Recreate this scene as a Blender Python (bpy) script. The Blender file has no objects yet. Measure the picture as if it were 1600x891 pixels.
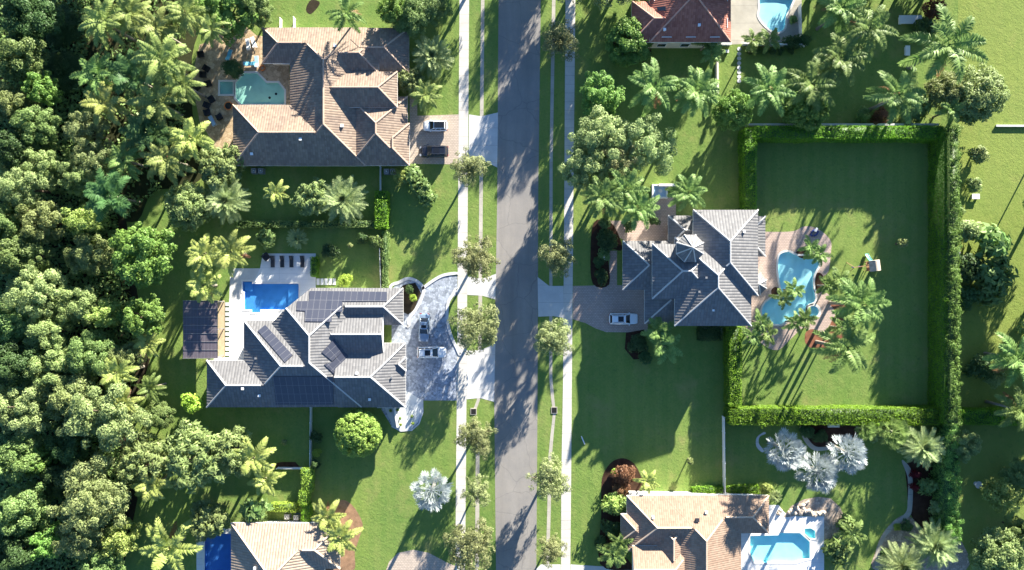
import bpy, bmesh, math, random
import numpy as np
from mathutils import Vector, Matrix
from mathutils.geometry import tessellate_polygon

random.seed(7)
SC = bpy.context.scene
COL = SC.collection
S = 0.11                     # metres per photo pixel on the ground
HC = 800 * S / 0.75          # flying height of the camera (24 mm lens on 36 mm)
SUN_EL = math.radians(14.5)
SUN_AZ = math.atan2(0.461, 0.887)   # east of north

def W(px, py, h=0.0):
    """photo pixel seen at height h -> point in the world"""
    s = (HC - h) / HC
    return Vector(((px - 800) * S * s, (445.5 - py) * S * s, h))

def zp(pts, ox, oy, k):
    return [(ox + x / k, oy + y / k) for x, y in pts]

# ------------------------------------------------------------------ objects
def tag(o, label=None, cat=None, group=None, kind=None):
    if label: o['label'] = label
    if cat: o['category'] = cat
    if group: o['group'] = group
    if kind: o['kind'] = kind
    return o

def thing(name, label, cat, loc=(0, 0, 0), rz=0.0, group=None):
    o = bpy.data.objects.new(name, None)
    o.empty_display_size = 0.3
    COL.objects.link(o)
    o.location = loc
    o.rotation_euler = (0, 0, rz)
    return tag(o, label, cat, group)

def link(name, me, parent=None):
    o = bpy.data.objects.new(name, me)
    COL.objects.link(o)
    if parent is not None:
        o.parent = parent
    return o

class MB:
    """collects polygons and turns them into one mesh"""
    def __init__(self):
        self.v, self.f, self.mi, self.uv = [], [], [], []
    def face(self, pts, mi=0, uv=None):
        n = len(self.v)
        self.v += [tuple(p) for p in pts]
        self.f.append(tuple(range(n, n + len(pts))))
        self.mi.append(mi)
        self.uv += (uv if uv else [(p[0], p[1]) for p in pts])
    def hexa(self, b, t, mi=0):
        """b, t: four bottom and four top corners, counter-clockwise"""
        self.face([b[3], b[2], b[1], b[0]], mi)
        self.face(t, mi)
        for i in range(4):
            j = (i + 1) % 4
            self.face([b[i], b[j], t[j], t[i]], mi)
    def box(self, c, s, rz=0.0, mi=0, taper=1.0):
        cx, cy, cz = c; a, b_, h = s[0] / 2, s[1] / 2, s[2] / 2
        cr, sr = math.cos(rz), math.sin(rz)
        def q(x, y, z): return (cx + x * cr - y * sr, cy + x * sr + y * cr, cz + z)
        self.hexa([q(-a, -b_, -h), q(a, -b_, -h), q(a, b_, -h), q(-a, b_, -h)],
                  [q(-a * taper, -b_ * taper, h), q(a * taper, -b_ * taper, h), q(a * taper, b_ * taper, h), q(-a * taper, b_ * taper, h)], mi)
    def prism(self, poly, z0, z1, mi=0):
        t = [(p[0], p[1], z1) for p in poly]
        self.sheet(poly, z1, mi)
        n = len(poly)
        for i in range(n):
            a, b_ = poly[i], poly[(i + 1) % n]
            self.face([(a[0], a[1], z0), (b_[0], b_[1], z0), (b_[0], b_[1], z1), (a[0], a[1], z1)], mi)
    def sheet(self, poly, z, mi=0, holes=()):
        loops = [[Vector((p[0], p[1], 0)) for p in poly]] + [[Vector((p[0], p[1], 0)) for p in h] for h in holes]
        flat = [p for l in loops for p in l]
        for tri in tessellate_polygon(loops):
            a, b_, c = [flat[i] for i in tri]
            if (b_ - a).cross(c - a).z < 0: b_, c = c, b_
            self.face([(q.x, q.y, z) for q in (a, b_, c)], mi)
    def tube(self, path, radii, n=8, mi=0, cap=True):
        rings = []
        for i, p in enumerate(path):
            p = Vector(p)
            d = Vector(path[min(i + 1, len(path) - 1)]) - Vector(path[max(i - 1, 0)])
            d.normalize()
            u = d.orthogonal().normalized(); w = d.cross(u)
            r = radii[i] if hasattr(radii, '__len__') else radii
            rings.append([p + (u * math.cos(2 * math.pi * k / n) + w * math.sin(2 * math.pi * k / n)) * r for k in range(n)])
        for a, b_ in zip(rings, rings[1:]):
            for k in range(n):
                self.face([a[k], a[(k + 1) % n], b_[(k + 1) % n], b_[k]], mi)
        if cap:
            self.face(rings[-1], mi); self.face(rings[0][::-1], mi)
    def disc(self, c, r, h, n=20, mi=0):
        self.prism([(c[0] + r * math.cos(2 * math.pi * k / n), c[1] + r * math.sin(2 * math.pi * k / n)) for k in range(n)], c[2], c[2] + h, mi)
    def mesh(self, name, mats, smooth=False):
        me = bpy.data.meshes.new(name)
        me.from_pydata(self.v, [], self.f)
        for m in (mats if isinstance(mats, (list, tuple)) else [mats]): me.materials.append(m)
        me.polygons.foreach_set('material_index', self.mi)
        uvl = me.uv_layers.new(name='uv')
        uvl.data.foreach_set('uv', [c for t in self.uv for c in t])
        bm = bmesh.new(); bm.from_mesh(me)
        bmesh.ops.remove_doubles(bm, verts=bm.verts, dist=0.0005)
        bm.to_mesh(me); bm.free()
        if smooth:
            me.polygons.foreach_set('use_smooth', [True] * len(me.polygons))
        return me
    def build(self, name, mats, parent=None, smooth=False):
        return link(name, self.mesh(name, mats, smooth), parent)

def np_mesh(name, V, F, mats, mi=None, smooth=False):
    """V (n,3), F (m,4) arrays -> mesh"""
    me = bpy.data.meshes.new(name)
    V = np.ascontiguousarray(V, dtype=np.float32); F = np.ascontiguousarray(F, dtype=np.int32)
    me.vertices.add(len(V)); me.vertices.foreach_set('co', V.ravel())
    me.loops.add(F.size); me.loops.foreach_set('vertex_index', F.ravel())
    me.polygons.add(len(F)); me.polygons.foreach_set('loop_start', np.arange(0, F.size, F.shape[1], dtype=np.int32))
    for m in (mats if isinstance(mats, (list, tuple)) else [mats]): me.materials.append(m)
    if mi is not None: me.polygons.foreach_set('material_index', np.asarray(mi, dtype=np.int32))
    if smooth: me.polygons.foreach_set('use_smooth', np.ones(len(F), dtype=bool))
    me.update(calc_edges=True)
    me.validate()
    return me

# ------------------------------------------------------------------ materials
class NT:
    def __init__(self, name):
        self.m = bpy.data.materials.new(name); self.m.use_nodes = True
        self.t = self.m.node_tree; self.n = self.t.nodes; self.l = self.t.links
        self.n.clear()
        self.out = self.n.new('ShaderNodeOutputMaterial')
    def add(self, typ, ins=None, **props):
        nd = self.n.new(typ)
        for k, v in props.items(): setattr(nd, k, v)
        for k, v in (ins or {}).items():
            if hasattr(v, 'default_value') or isinstance(v, bpy.types.NodeSocket): self.l.new(v, nd.inputs[k])
            else: nd.inputs[k].default_value = v
        return nd
    def noise(self, vec, scale, detail=3, rough=0.6):
        vec = self.add('ShaderNodeMapping', {'Vector': vec, 'Rotation': (0.7, 0.5, 0.9), 'Location': (3.37, 7.13, 11.71)}).outputs[0]
        return self.add('ShaderNodeTexNoise', {'Vector': vec, 'Scale': scale, 'Detail': detail, 'Roughness': rough}).outputs['Fac']
    def math(self, op, a, b=0.0):
        return self.add('ShaderNodeMath', {0: a, 1: b}, operation=op).outputs[0]
    def mix(self, f, a, b):
        nd = self.add('ShaderNodeMix', data_type='RGBA')
        for i, v in ((0, f), (6, a), (7, b)):
            if isinstance(v, bpy.types.NodeSocket): self.l.new(v, nd.inputs[i])
            else: nd.inputs[i].default_value = v if i == 0 else (*v, 1) if len(v) == 3 else v
        return nd.outputs[2]
    def ramp(self, f, stops):
        nd = self.add('ShaderNodeValToRGB', {'Fac': f})
        cr = nd.color_ramp
        while len(cr.elements) < len(stops): cr.elements.new(0.5)
        for e, (p, c) in zip(cr.elements, stops): e.position = p; e.color = (*c, 1)
        return nd.outputs['Color']
    def maprange(self, v, a, b, c, d):
        return self.add('ShaderNodeMapRange', {'Value': v, 'From Min': a, 'From Max': b, 'To Min': c, 'To Max': d}).outputs[0]
    def pos(self): return self.add('ShaderNodeNewGeometry').outputs['Position']
    def obj(self): return self.add('ShaderNodeTexCoord').outputs['Object']
    def uv(self): return self.add('ShaderNodeTexCoord').outputs['UV']
    def scale(self, v, s):
        return self.add('ShaderNodeMapping', {'Vector': v, 'Scale': s}).outputs[0]
    def bump(self, h, st, dist):
        return self.add('ShaderNodeBump', {'Height': h, 'Strength': st, 'Distance': dist}).outputs['Normal']
    def pbsdf(self, col, rough=0.8, spec=0.3, metal=0.0, normal=None):
        d = {'Base Color': col if isinstance(col, bpy.types.NodeSocket) else (*col, 1), 'Roughness': rough, 'Specular IOR Level': spec, 'Metallic': metal}
        if normal is not None: d['Normal'] = normal
        return self.add('ShaderNodeBsdfPrincipled', d)
    def done(self, sh):
        self.l.new(sh.outputs[0] if hasattr(sh, 'outputs') else sh, self.out.inputs['Surface'])
        return self.m

def mul(c, k): return tuple(min(1, x * k) for x in c)

def plain(name, c, rough=0.7, var=0.25, scale=2.0, spec=0.3, metal=0.0, bump=0.0):
    t = NT(name); p = t.obj()
    f = t.math('ADD', t.math('MULTIPLY', t.noise(p, scale, 4), 0.6), t.math('MULTIPLY', t.noise(p, scale * 9, 3), 0.4))
    f = t.maprange(f, 0.3, 0.7, 0, 1)
    col = t.mix(f, mul(c, 1 - var), mul(c, 1 + var))
    nm = t.bump(t.noise(p, scale * 12, 3), bump, 0.02) if bump else None
    return t.done(t.pbsdf(col, rough, spec, metal, nm))

def leaf(name, c1, c2, transl=0.42, c3=None, big=0.35):
    t = NT(name)
    g = t.add('ShaderNodeNewGeometry'); oi = t.add('ShaderNodeObjectInfo')
    col = t.mix(g.outputs['Random Per Island'], c1, c2)
    n = t.maprange(t.noise(g.outputs['Position'], big, 3), 0.35, 0.65, 0, 1)
    col = t.mix(t.math('MULTIPLY', n, 0.45), col, c3 or mul(c2, 1.25))
    hs = t.add('ShaderNodeHueSaturation', {'Color': col, 'Hue': t.maprange(oi.outputs['Random'], 0, 1, 0.485, 0.512),
               'Saturation': 1.0, 'Value': t.maprange(oi.outputs['Random'], 0, 1, 0.86, 1.25)})
    b = t.pbsdf(hs.outputs[0], 0.5, 0.22)
    tr = t.add('ShaderNodeBsdfTranslucent', {'Color': hs.outputs[0]})
    mx = t.add('ShaderNodeMixShader', {0: transl, 1: b.outputs[0], 2: tr.outputs[0]})
    return t.done(mx)

def grass_mat(name='grass', k=1.0, yel=0.0):
    t = NT(name); p = t.pos()
    big = t.maprange(t.noise(p, 0.045, 4, 0.6), 0.35, 0.65, 0, 1)
    mid = t.maprange(t.noise(p, 0.42, 5, 0.7), 0.3, 0.7, 0, 1)
    fine = t.maprange(t.noise(p, 3.2, 6, 0.8), 0.3, 0.7, 0, 1)
    col = t.mix(big, (0.115, 0.200, 0.044), (0.200, 0.270, 0.060))
    col = t.mix(t.math('MULTIPLY', mid, 0.62), col, (0.245, 0.275, 0.085))
    col = t.mix(t.math('MULTIPLY', fine, 0.55), col, (0.072, 0.142, 0.034))
    dry = t.maprange(t.noise(t.scale(p, (1, 1, 1)), 0.16, 5, 0.7), 0.54, 0.70, 0, 1)
    col = t.mix(t.math('MULTIPLY', dry, 0.55), col, (0.265, 0.240, 0.095))
    wv = t.add('ShaderNodeTexWave', {'Vector': t.scale(p, (1, 0.16, 1)), 'Scale': 0.15, 'Distortion': 1.2, 'Detail': 2.0, 'Detail Scale': 0.6}).outputs['Fac']
    col = t.mix(t.math('MULTIPLY', t.maprange(wv, 0.3, 0.7, 0, 1), 0.17), col, (0.084, 0.172, 0.036))
    if yel: col = t.mix(yel, col, (0.235, 0.270, 0.060))
    wd = t.maprange(t.noise(p, 1.1, 5, 0.75), 0.56, 0.70, 0, 1)
    col = t.mix(t.math('MULTIPLY', wd, 0.45), col, (0.058, 0.120, 0.034))
    h = t.math('ADD', t.noise(p, 2.6, 6, 0.8), t.math('MULTIPLY', t.noise(p, 0.8, 3), 0.6))
    return t.done(t.pbsdf(col, 0.9, 0.1, 0, t.bump(h, 0.55, 0.16)))

def paving(name, c, kind='slab', size=1.5, var=0.2, joint=0.5, bump=0.3, rough=0.85, c2=None):
    t = NT(name); p = t.pos()
    n = t.maprange(t.noise(p, 0.35, 5, 0.65), 0.3, 0.7, 0, 1)
    fn = t.maprange(t.noise(p, 5, 4, 0.7), 0.25, 0.75, 0, 1)
    base = t.mix(n, mul(c, 1 - var), mul(c, 1 + var * 0.6))
    base = t.mix(t.math('MULTIPLY', fn, 0.25), base, mul(c, 0.62))
    hgt = fn
    if kind == 'slab':
        b = t.add('ShaderNodeTexBrick', {'Vector': p, 'Color1': (1, 1, 1, 1), 'Color2': (0.86, 0.86, 0.86, 1), 'Mortar': (0, 0, 0, 1), 'Scale': 1.0, 'Mortar Size': 0.035, 'Mortar Smooth': 0.3,
                  'Brick Width': size * 20, 'Row Height': size}, offset=0.0)
        f = b.outputs['Color']
        base = t.mix(t.math('MULTIPLY', b.outputs['Fac'], joint), base, mul(c, 0.3))
        hgt = t.math('SUBTRACT', fn, b.outputs['Fac'])
    elif kind == 'brick':
        b = t.add('ShaderNodeTexBrick', {'Vector': p, 'Color1': (*mul(c, 0.85), 1), 'Color2': (*(c2 or mul(c, 1.12)), 1), 'Mortar': (*mul(c, 0.5), 1), 'Scale': 1.0, 'Mortar Size': 0.03,
                  'Brick Width': size * 1.6, 'Row Height': size, 'Bias': 0.0})
        base = t.mix(0.65, base, b.outputs['Color'])
        hgt = t.math('SUBTRACT', fn, b.outputs['Fac'])
    elif kind == 'flag':
        v = t.add('ShaderNodeTexVoronoi', {'Vector': p, 'Scale': 1 / size, 'Randomness': 1.0})
        e = t.add('ShaderNodeTexVoronoi', {'Vector': p, 'Scale': 1 / size, 'Randomness': 1.0}, feature='DISTANCE_TO_EDGE')
        sep = t.add('ShaderNodeSeparateColor', {0: v.outputs['Color']}).outputs[0]
        base = t.mix(0.75, base, t.mix(sep, mul(c, 0.55), c2 or mul(c, 1.35)))
        ed = t.maprange(e.outputs['Distance'], 0.0, 0.09, 1, 0)
        base = t.mix(t.math('MULTIPLY', ed, joint), base, mul(c, 0.4))
        hgt = t.math('SUBTRACT', fn, ed)
    return t.done(t.pbsdf(base, rough, 0.25, 0, t.bump(hgt, bump, 0.03)))

def asphalt_mat():
    t = NT('asphalt'); p = t.pos()
    a = t.maprange(t.noise(t.scale(p, (1.0, 0.09, 1)), 0.5, 5, 0.65), 0.3, 0.7, 0, 1)
    b = t.maprange(t.noise(p, 0.22, 5, 0.7), 0.3, 0.7, 0, 1)
    f = t.maprange(t.noise(p, 6, 4, 0.8), 0.2, 0.8, 0, 1)
    col = t.mix(a, (0.255, 0.232, 0.205), (0.345, 0.317, 0.282))
    col = t.mix(t.math('MULTIPLY', b, 0.55), col, (0.175, 0.170, 0.170))
    col = t.mix(t.math('MULTIPLY', f, 0.35), col, (0.130, 0.127, 0.127))
    cr = t.add('ShaderNodeTexVoronoi', {'Vector': t.add('ShaderNodeVectorMath', {0: p, 1: t.add('ShaderNodeTexNoise', {'Vector': p, 'Scale': 0.6}).outputs['Color']}).outputs[0], 'Scale': 0.16}, feature='DISTANCE_TO_EDGE').outputs['Distance']
    ck = t.maprange(cr, 0.0, 0.012, 1, 0)
    col = t.mix(t.math('MULTIPLY', ck, 0.35), col, (0.090, 0.088, 0.088))
    return t.done(t.pbsdf(col, 0.9, 0.2, 0, t.bump(f, 0.35, 0.03)))

def roof_mat(name, c, c2, tw=0.42, tl=0.46, groove=0.55, bump=0.8, stain=0.3, stainc=(0.10, 0.085, 0.08), gw=0.22):
    """barrel tiles: u along the eave, v up the slope, both in metres"""
    t = NT(name); uv = t.uv()
    sep = t.add('ShaderNodeSeparateXYZ', {0: uv})
    u, v = sep.outputs[0], sep.outputs[1]
    fu = t.math('FRACT', t.math('DIVIDE', u, tw)); fv = t.math('FRACT', t.math('DIVIDE', v, tl))
    iu = t.math('FLOOR', t.math('DIVIDE', u, tw)); iv = t.math('FLOOR', t.math('DIVIDE', v, tl))
    wn = t.add('ShaderNodeTexWhiteNoise', {0: t.add('ShaderNodeCombineXYZ', {0: iu, 1: iv, 2: 0.0}).outputs[0]}, noise_dimensions='3D').outputs['Value']
    col = t.mix(wn, c, c2)
    st = t.maprange(t.noise(t.scale(uv, (1.0, 0.35, 1)), 0.35, 5, 0.7), 0.42, 0.72, 0, 1)
    col = t.mix(t.math('MULTIPLY', st, stain), col, stainc)
    gv = t.maprange(fu, 0.0, gw, 1, 0)
    gr = t.maprange(fv, 0.0, 0.12, 1, 0)
    col = t.mix(t.math('MULTIPLY', gv, groove), col, mul(c, 0.28))
    col = t.mix(t.math('MULTIPLY', gr, groove * 0.6), col, mul(c, 0.4))
    barrel = t.math('SINE', t.math('MULTIPLY', fu, math.pi))
    h = t.math('ADD', barrel, t.math('MULTIPLY', t.math('SUBTRACT', 1.0, fv), 0.55))
    return t.done(t.pbsdf(col, 0.75, 0.25, 0, t.bump(h, bump, 0.07)))

def panel_mat():
    t = NT('solar_cells'); uv = t.uv()
    b = t.add('ShaderNodeTexBrick', {'Vector': uv, 'Color1': (0.040, 0.045, 0.066, 1), 'Color2': (0.050, 0.054, 0.074, 1), 'Mortar': (0.16, 0.16, 0.17, 1), 'Scale': 1.0, 'Mortar Size': 0.022,
              'Brick Width': 1.0, 'Row Height': 1.65}, offset=0.0)
    c = t.add('ShaderNodeTexBrick', {'Vector': uv, 'Color1': (0, 0, 0, 1), 'Color2': (0, 0, 0, 1), 'Mortar': (1, 1, 1, 1), 'Scale': 1.0, 'Mortar Size': 0.006, 'Brick Width': 0.166, 'Row Height': 0.166}, offset=0.0)
    col = t.mix(t.math('MULTIPLY', c.outputs['Fac'], 0.25), b.outputs['Color'], (0.08, 0.085, 0.10))
    return t.done(t.pbsdf(col, 0.30, 0.4))

def water_mat(name, tint, refl=1.0):
    t = NT(name); p = t.pos()
    n = t.bump(t.noise(p, 1.6, 3, 0.5), 0.25, 0.05)
    tr = t.add('ShaderNodeBsdfTransparent', {'Color': (*tint, 1)})
    gl = t.add('ShaderNodeBsdfGlossy', {'Color': (1, 1, 1, 1), 'Roughness': 0.06, 'Normal': n})
    g = t.add('ShaderNodeNewGeometry')
    c = t.math('ABSOLUTE', t.add('ShaderNodeVectorMath', {0: g.outputs['Incoming'], 1: n}, operation='DOT_PRODUCT').outputs['Value'])
    fr = t.math('ADD', 0.02, t.math('MULTIPLY', 0.9, t.math('POWER', t.math('SUBTRACT', 1.0, t.math('MINIMUM', c, 1.0)), 5.0)))
    mx = t.add('ShaderNodeMixShader', {0: fr, 1: tr.outputs[0], 2: gl.outputs[0]})
    return t.done(mx)

def pool_plaster(name, c):
    t = NT(name); p = t.pos()
    d = t.add('ShaderNodeVectorMath', {0: p, 1: t.add('ShaderNodeTexNoise', {'Vector': p, 'Scale': 1.2}).outputs['Color']}).outputs[0]
    ca = t.add('ShaderNodeTexVoronoi', {'Vector': d, 'Scale': 0.9}, feature='SMOOTH_F1').outputs['Distance']  # rippling caustic light, put into the plaster colour
    col = t.mix(t.maprange(ca, 0.2, 0.8, 0, 1), mul(c, 0.92), mul(c, 1.1))
    col = t.mix(t.math('MULTIPLY', t.noise(p, 0.3, 4), 0.3), col, mul(c, 0.75))
    return t.done(t.pbsdf(col, 0.8, 0.2))

def paint(name, c, rough=0.25, metal=0.0):
    t = NT(name)
    b = t.pbsdf(c, rough, 0.5, metal)
    b.inputs['Coat Weight'].default_value = 0.8; b.inputs['Coat Roughness'].default_value = 0.05
    return t.done(b)

M = dict(
    grass=grass_mat(), lawn_y=grass_mat('yellow_lawn_grass', 1.0, 0.45), asphalt=asphalt_mat(),  # lawn_y is a different, yellower grass for the neighbouring lawn
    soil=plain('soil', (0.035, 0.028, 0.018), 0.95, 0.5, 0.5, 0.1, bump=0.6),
    mulch=plain('mulch', (0.055, 0.030, 0.020), 0.95, 0.5, 1.2, 0.1, bump=0.8),
    tanmulch=plain('tan_mulch', (0.26, 0.16, 0.10), 0.95, 0.45, 1.2, 0.1, bump=0.8), grove_shade=plain('shaded_grove_floor', (0.034, 0.038, 0.016), 0.95, 0.5, 0.4, 0.1, bump=0.7),
    redmulch=plain('red_mulch', (0.20, 0.085, 0.05), 0.95, 0.45, 1.2, 0.1, bump=0.8),
    concrete=paving('concrete', (0.56, 0.53, 0.48), 'slab', 1.5, 0.16, 0.5),
    apron=paving('apron_concrete', (0.56, 0.55, 0.53), 'slab', 3.0, 0.14, 0.5),
    gutter=paving('gutter_concrete', (0.42, 0.39, 0.33), 'slab', 3.0, 0.25, 0.5),
    pav_a=paving('beige_pavers', (0.46, 0.38, 0.31), 'brick', 0.3, 0.15),
    pav_b=paving('slate_flagstones', (0.29, 0.325, 0.38), 'flag', 0.38, 0.10, 0.4, c2=(0.46, 0.50, 0.57)),
    pav_c=paving('pink_pavers', (0.45, 0.345, 0.29), 'brick', 0.28, 0.14),
    deck_a=paving('tan_flagstone', (0.48, 0.34, 0.20), 'flag', 0.55, 0.25, 0.5, c2=(0.58, 0.45, 0.30)),
    deck_b=paving('white_porcelain', (0.66, 0.66, 0.65), 'slab', 1.0, 0.06, 0.25),
    deck_f=paving('white_marble', (0.74, 0.73, 0.71), 'slab', 0.9, 0.06, 0.2),
    tongue=paving('pale_concrete', (0.58, 0.60, 0.60), 'plain', 1.0, 0.12),
    sand=paving('pale_gravel', (0.40, 0.32, 0.25), 'flag', 0.4, 0.3, 0.6),
    coping=plain('pool_coping', (0.62, 0.60, 0.56), 0.7, 0.12, 1.0),
    curb=plain('curb_stone', (0.52, 0.52, 0.52), 0.8, 0.15, 1.0),
    white=plain('white_paint', (0.75, 0.75, 0.74), 0.5, 0.06, 1.0),
    stucco=plain('cream_stucco', (0.62, 0.56, 0.46), 0.85, 0.08, 1.0, bump=0.3),
    stucco_w=plain('white_stucco', (0.70, 0.69, 0.66), 0.85, 0.06, 1.0, bump=0.3),
    glass=plain('window_glass', (0.03, 0.04, 0.05), 0.08, 0.1, 1.0, 0.6),
    door=plain('door_wood', (0.14, 0.07, 0.035), 0.5, 0.3, 2.0),
    dark=plain('dark_wicker', (0.018, 0.017, 0.018), 0.6, 0.3, 4.0),
    charcoal=plain('charcoal_fabric', (0.028, 0.03, 0.036), 0.8, 0.2, 4.0),
    metal=plain('grey_metal', (0.30, 0.30, 0.30), 0.45, 0.15, 3.0, 0.5, 0.5),
    dmetal=plain('dark_metal', (0.06, 0.06, 0.065), 0.4, 0.15, 3.0, 0.5, 0.3),
    rubber=plain('rubber', (0.02, 0.02, 0.02), 0.8, 0.2, 4.0),
    wood=plain('cedar_wood', (0.32, 0.19, 0.10), 0.7, 0.3, 3.0),
    tan=plain('tan_boards', (0.50, 0.38, 0.24), 0.7, 0.2, 2.0),
    blue=plain('blue_fabric', (0.12, 0.42, 0.55), 0.7, 0.2, 3.0),
    sky=plain('pale_blue_plastic', (0.30, 0.45, 0.62), 0.5, 0.2, 3.0),
    navy=plain('navy_plastic', (0.04, 0.06, 0.20), 0.5, 0.2, 3.0),
    orange=plain('orange_plastic', (0.65, 0.20, 0.05), 0.5, 0.2, 3.0),
    teal=plain('teal_plastic', (0.03, 0.28, 0.26), 0.4, 0.15, 3.0),
    pinkr=plain('faded_canvas', (0.42, 0.32, 0.27), 0.8, 0.2, 3.0),
    stone=plain('boulder_stone', (0.42, 0.35, 0.28), 0.9, 0.35, 1.5, bump=0.8),
    red=plain('red_lens', (0.35, 0.01, 0.01), 0.2, 0.05),
    lamp=plain('lamp_lens', (0.7, 0.72, 0.75), 0.1, 0.05),
    roof_a=roof_mat('brown_tile', (0.195, 0.143, 0.106), (0.280, 0.215, 0.160), 0.42, 0.46, 0.30, 0.45, 0.5, (0.14, 0.105, 0.095)),
    roof_b=roof_mat('grey_tile', (0.135, 0.134, 0.138), (0.188, 0.186, 0.188), 0.48, 0.5, 0.62, 0.6, 0.4, (0.12, 0.115, 0.115), 0.15),
    roof_d=roof_mat('red_tile', (0.30, 0.105, 0.070), (0.42, 0.165, 0.115), 0.36, 0.46, 0.28, 0.4, 0.35, (0.16, 0.06, 0.05)),
    roof_e=roof_mat('sand_tile', (0.29, 0.225, 0.17), (0.36, 0.285, 0.22), 0.46, 0.5, 0.65, 0.8, 0.2),
    roof_f=roof_mat('clay_tile', (0.24, 0.165, 0.118), (0.31, 0.225, 0.165), 0.36, 0.44, 0.24, 0.35, 0.35, (0.22, 0.14, 0.10)),
    cap_a=plain('brown_ridge_tile', (0.40, 0.29, 0.22), 0.8, 0.25, 1.5),
    cap_b=plain('grey_ridge_tile', (0.44, 0.43, 0.42), 0.8, 0.12, 1.5),
    cap_d=plain('red_ridge_tile', (0.50, 0.27, 0.20), 0.8, 0.2, 1.5),
    cap_f=plain('clay_ridge_tile', (0.52, 0.40, 0.30), 0.8, 0.2, 1.5),
    solar=panel_mat(),
    # foliage
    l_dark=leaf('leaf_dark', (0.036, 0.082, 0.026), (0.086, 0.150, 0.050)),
    l_mid=leaf('leaf_mid', (0.098, 0.180, 0.052), (0.215, 0.300, 0.100)),
    l_olive=leaf('leaf_olive', (0.130, 0.190, 0.058), (0.270, 0.325, 0.125)),
    l_pale=leaf('leaf_pale', (0.165, 0.235, 0.085), (0.320, 0.390, 0.160)),
    l_oak=leaf('leaf_oak', (0.150, 0.180, 0.070), (0.290, 0.320, 0.145)),
    l_bright=leaf('leaf_bright', (0.090, 0.215, 0.040), (0.205, 0.340, 0.080)),
    l_lime=leaf('leaf_lime', (0.190, 0.300, 0.036), (0.340, 0.460, 0.076)),
    l_yel=leaf('leaf_yellow', (0.180, 0.265, 0.056), (0.320, 0.390, 0.115)),
    l_ball=leaf('leaf_ball', (0.150, 0.275, 0.050), (0.290, 0.410, 0.095)),
    l_hedge=leaf('leaf_hedge', (0.080, 0.205, 0.014), (0.190, 0.345, 0.032)),
    l_rust=leaf('leaf_rust', (0.130, 0.060, 0.030), (0.210, 0.110, 0.060)),
    l_redp=leaf('leaf_red', (0.10, 0.012, 0.016), (0.17, 0.02, 0.02)),
    p_royal=leaf('frond_royal', (0.095, 0.185, 0.045), (0.220, 0.310, 0.095)),
    p_coco=leaf('frond_coconut', (0.140, 0.210, 0.052), (0.300, 0.355, 0.115)),
    p_yel=leaf('frond_yellow', (0.230, 0.300, 0.066), (0.400, 0.440, 0.140)),
    p_date=leaf('frond_date', (0.165, 0.240, 0.088), (0.310, 0.370, 0.170)),
    p_deep=leaf('frond_deep', (0.050, 0.130, 0.042), (0.110, 0.210, 0.070)),
    p_silver=leaf('frond_silver', (0.22, 0.255, 0.25), (0.40, 0.435, 0.435), 0.15),
    bark=plain('bark', (0.12, 0.095, 0.07), 0.9, 0.35, 3.0, 0.1, bump=0.6),
    palmtrunk=plain('palm_trunk', (0.24, 0.21, 0.17), 0.9, 0.25, 3.0, 0.1, bump=0.5),
    shaft=plain('palm_crownshaft', (0.12, 0.20, 0.06), 0.5, 0.2, 2.0),
)
# ------------------------------------------------------------------ foliage generators
def unit(a):
    return a / np.maximum(np.linalg.norm(a, axis=-1, keepdims=True), 1e-6)

def leaf_quads(P, Nrm, L, Wd, rng, updir=None):
    """rhombus leaves at P facing Nrm, length L, width Wd"""
    n = len(P)
    r = unit(rng.normal(size=(n, 3))) if updir is None else updir
    T = unit(r - (r * Nrm).sum(1, keepdims=True) * Nrm)
    B = np.cross(Nrm, T)
    L = L[:, None]; Wd = Wd[:, None]
    V = np.empty((n, 4, 3))
    V[:, 0] = P - T * L * 0.5
    V[:, 1] = P + B * Wd * 0.5 + Nrm * L * 0.06
    V[:, 2] = P + T * L * 0.5 - Nrm * L * 0.12
    V[:, 3] = P - B * Wd * 0.5 + Nrm * L * 0.06
    return V.reshape(-1, 3), np.arange(n * 4).reshape(-1, 4)

def tube_np(path, radii, n=6):
    path = np.asarray(path, float); k = len(path)
    V = []; F = []
    for i in range(k):
        d = path[min(i + 1, k - 1)] - path[max(i - 1, 0)]
        d = d / (np.linalg.norm(d) + 1e-9)
        a = np.cross(d, [0.31, 0.95, 0.1]); a /= np.linalg.norm(a) + 1e-9
        b = np.cross(d, a)
        for j in range(n):
            t = 2 * math.pi * j / n
            V.append(path[i] + (a * math.cos(t) + b * math.sin(t)) * radii[i])
    for i in range(k - 1):
        for j in range(n):
            F.append((i * n + j, i * n + (j + 1) % n, (i + 1) * n + (j + 1) % n, (i + 1) * n + j))
    return np.array(V), np.array(F)

def join_np(parts):
    V = []; F = []; o = 0
    for v, f in parts:
        V.append(v); F.append(f + o); o += len(v)
    return np.concatenate(V), np.concatenate(F)

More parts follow.
